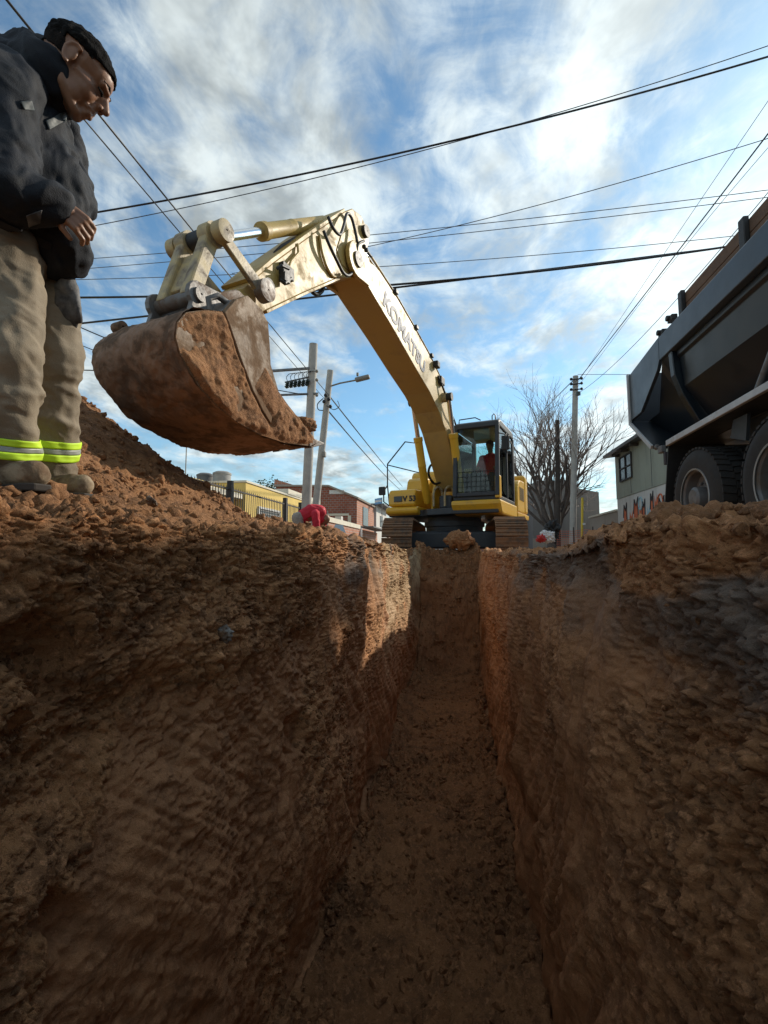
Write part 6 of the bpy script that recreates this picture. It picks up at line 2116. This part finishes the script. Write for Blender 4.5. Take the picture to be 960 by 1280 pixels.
mbr(SB).bar((2.0, 38.9, 2.55), (4.65, 38.9, 4.62), 6.2, 0.12).build('roof', M['roof'], sb)
# houses far down the street closing the view
for k, (x0, x1, y0, z1, mn, lab) in enumerate(((-7.5, -3.2, 92, 3.4, 'blue_sheet', 'far low building with pale blue roof at the end of the street'), (-3.0, 1.8, 96, 4.4, 'white_wall', 'far white building hidden behind the excavator'),
                                           (2.0, 6.5, 95, 3.6, 'brick', 'far brick building behind the excavator counterweight'), (6.8, 12, 94, 4.2, 'tan_wall', 'far tan building behind the bare tree'))):
    fbx = ((x0 + x1) / 2, y0, GZ)
    fo = thing('far_house', fbx, lab, 'house', 'far houses')
    part_box('wall', x0, x1, y0, y0 + 8, GZ, z1 - 0.4, M['white_wall' if k == 0 else mn], fo, fbx)
    part_box('roof', x0 - 0.3, x1 + 0.3, y0 - 0.3, y0 + 8, z1 - 0.4, z1, M['blue_sheet' if k == 0 else 'roof'], fo, fbx)

# orange safety netting strung between stakes
nb, n0, n1 = U(735, 672, 20), U(694, 668, 20.5), U(792, 664, 19)
net = thing('safety_netting', tuple(nb), 'orange plastic safety netting strung along the right kerb beside the tree', 'netting')
nd_ = (n1 - n0)
L_ = nd_.length
nd_.normalize()
nm_ = mbr(nb)
for k in range(int(L_ / 0.09)):
    p = n0 + nd_ * (0.09 * k)
    nm_.bar((p.x, p.y, GZ + 0.1), (p.x, p.y, GZ + 1.15 + 0.04 * math.sin(k * 0.35)), 0.014, 0.006)
for k in range(12):
    z = GZ + 0.12 + 0.092 * k
    nm_.tube([Vector((n0.x, n0.y, z)) + nd_ * (L_ * q / 8) + Vector((0, 0, 0.03 * math.sin(q * 2.2 + k * 0.1))) for q in range(9)], 0.008, 4)
nn_ = nm_.build('net', M['orange_net'], net)
nn_['kind'] = 'stuff'
for k in range(5):
    p = n0 + nd_ * (L_ * k / 4)
    mbr(nb).tube([(p.x, p.y, GZ), (p.x, p.y, GZ + 1.3)], 0.025, 6).build('stake', M['wood'], net, 60)
# rubbish by the tree
def sack(name, c, r, mat, lab, cat, seed):
    o = lump(name, tuple(c), r, lab, cat, mat, None, seed=seed, amp=0.75, freq=2.2, sub=5)
    return o


sack('plastic_bag', U(684, 670, 16.0), (0.19, 0.13, 0.17), M['white_plastic'], 'crumpled white plastic bag beside the right excavator track', 'bag', 71)
sack('plastic_bag', U(676, 673, 15.8), (0.13, 0.10, 0.09), M['red_plastic'], 'crumpled red plastic bag left of the white bag beside the track', 'bag', 75)
sack('plastic_bag', U(690, 662, 17.5), (0.22, 0.2, 0.30), M['black'], 'black rubbish bag just behind the white plastic bag', 'bag', 76)
# scrap of red and white tape hanging on the left trench wall
tp_c = U(363.5, 762, 3.15)
tpe = thing('tape_scrap', tuple(tp_c), 'scrap of red and white barrier tape hanging on the left trench wall', 'tape')
for k, mn in enumerate(('white_plastic', 'red_plastic', 'white_plastic')):
    o = MB().prism([(-0.022, -0.02 * k * 0.2, 0.06 - 0.055 * k), (0.018, 0, 0.055 - 0.055 * k), (0.022, 0.006, 0.003 - 0.055 * k), (-0.018, 0, 0.0 - 0.055 * k)],
                   [(-0.022, 0.004, 0.06 - 0.055 * k), (0.018, 0.004, 0.055 - 0.055 * k), (0.022, 0.01, 0.003 - 0.055 * k), (-0.018, 0.004, 0.0 - 0.055 * k)]).build('tape_strip', M[mn], tpe)

# ---- bare tree
rt = random.Random(21)
tree_b = U(692, 668, 25.0)
tree_b.z = GZ
bt = thing('bare_tree', tuple(tree_b), 'leafless spreading tree with many upright branches behind the slim pole', 'tree')
trunk, twigs = mbr(tree_b), mbr(tree_b)


def grow(p, d, ln, r, lev, maxlev):
    pts, rs = [p.copy()], [r]
    nseg = 5 if lev < 3 else 3
    q = p.copy()
    dd = d.normalized()
    for i in range(nseg):
        dd = (dd + Vector((rt.gauss(0, 0.10), rt.gauss(0, 0.10), 0.05 + rt.gauss(0, 0.05)))).normalized()
        q = q + dd * (ln / nseg)
        pts.append(q.copy())
        rs.append(r * (1 - 0.55 * (i + 1) / nseg))
    (trunk if lev < 3 else twigs).tube(pts, rs, 6 if lev < 2 else (5 if lev < 3 else 4), False)
    if lev >= maxlev: return
    nb_ = {0: 4, 1: 5, 2: 5, 3: 4}.get(lev, 4)
    for k in range(nb_):
        i = 1 + int((nseg) * (0.30 + 0.70 * (k + 0.5) / nb_) * 0.999)
        i = min(i, nseg)
        base, bd = pts[i], (pts[i] - pts[i - 1]).normalized()
        a, b, _ = frame(bd)
        th = rt.random() * 2 * math.pi
        tilt = 0.42 + 0.35 * rt.random()
        nd2 = bd * math.cos(tilt) + (a * math.cos(th) + b * math.sin(th)) * math.sin(tilt)
        nd2 = (nd2 + Vector((0, 0, 0.12))).normalized()
        grow(base, nd2, ln * (0.46 + 0.20 * rt.random()), max(rs[i] * 0.70, 0.0065), lev + 1, maxlev)


trunk.tube([tree_b, tree_b + Vector((0, 0, 0.8)), tree_b + Vector((0.05, 0, 1.9))], [0.42, 0.34, 0.30], 12)
for k in range(15):
    a = 2 * math.pi * k / 15 + rt.random() * 0.4
    tilt = 0.10 + 0.95 * ((k * 7) % 15) / 15
    d = Vector((math.sin(tilt) * math.cos(a), math.sin(tilt) * math.sin(a), math.cos(tilt)))
    z0 = 0.8 + 1.1 * rt.random()
    grow(tree_b + Vector((0.15 * math.cos(a), 0.15 * math.sin(a), z0)), d, 4.0 - 0.8 * tilt + 0.5 * rt.random(), 0.10, 1, 4)
trunk.build('trunk', M['bark'], bt, 60)
tw = twigs.build('crown', M['twig'], bt)
tw['kind'] = 'stuff'
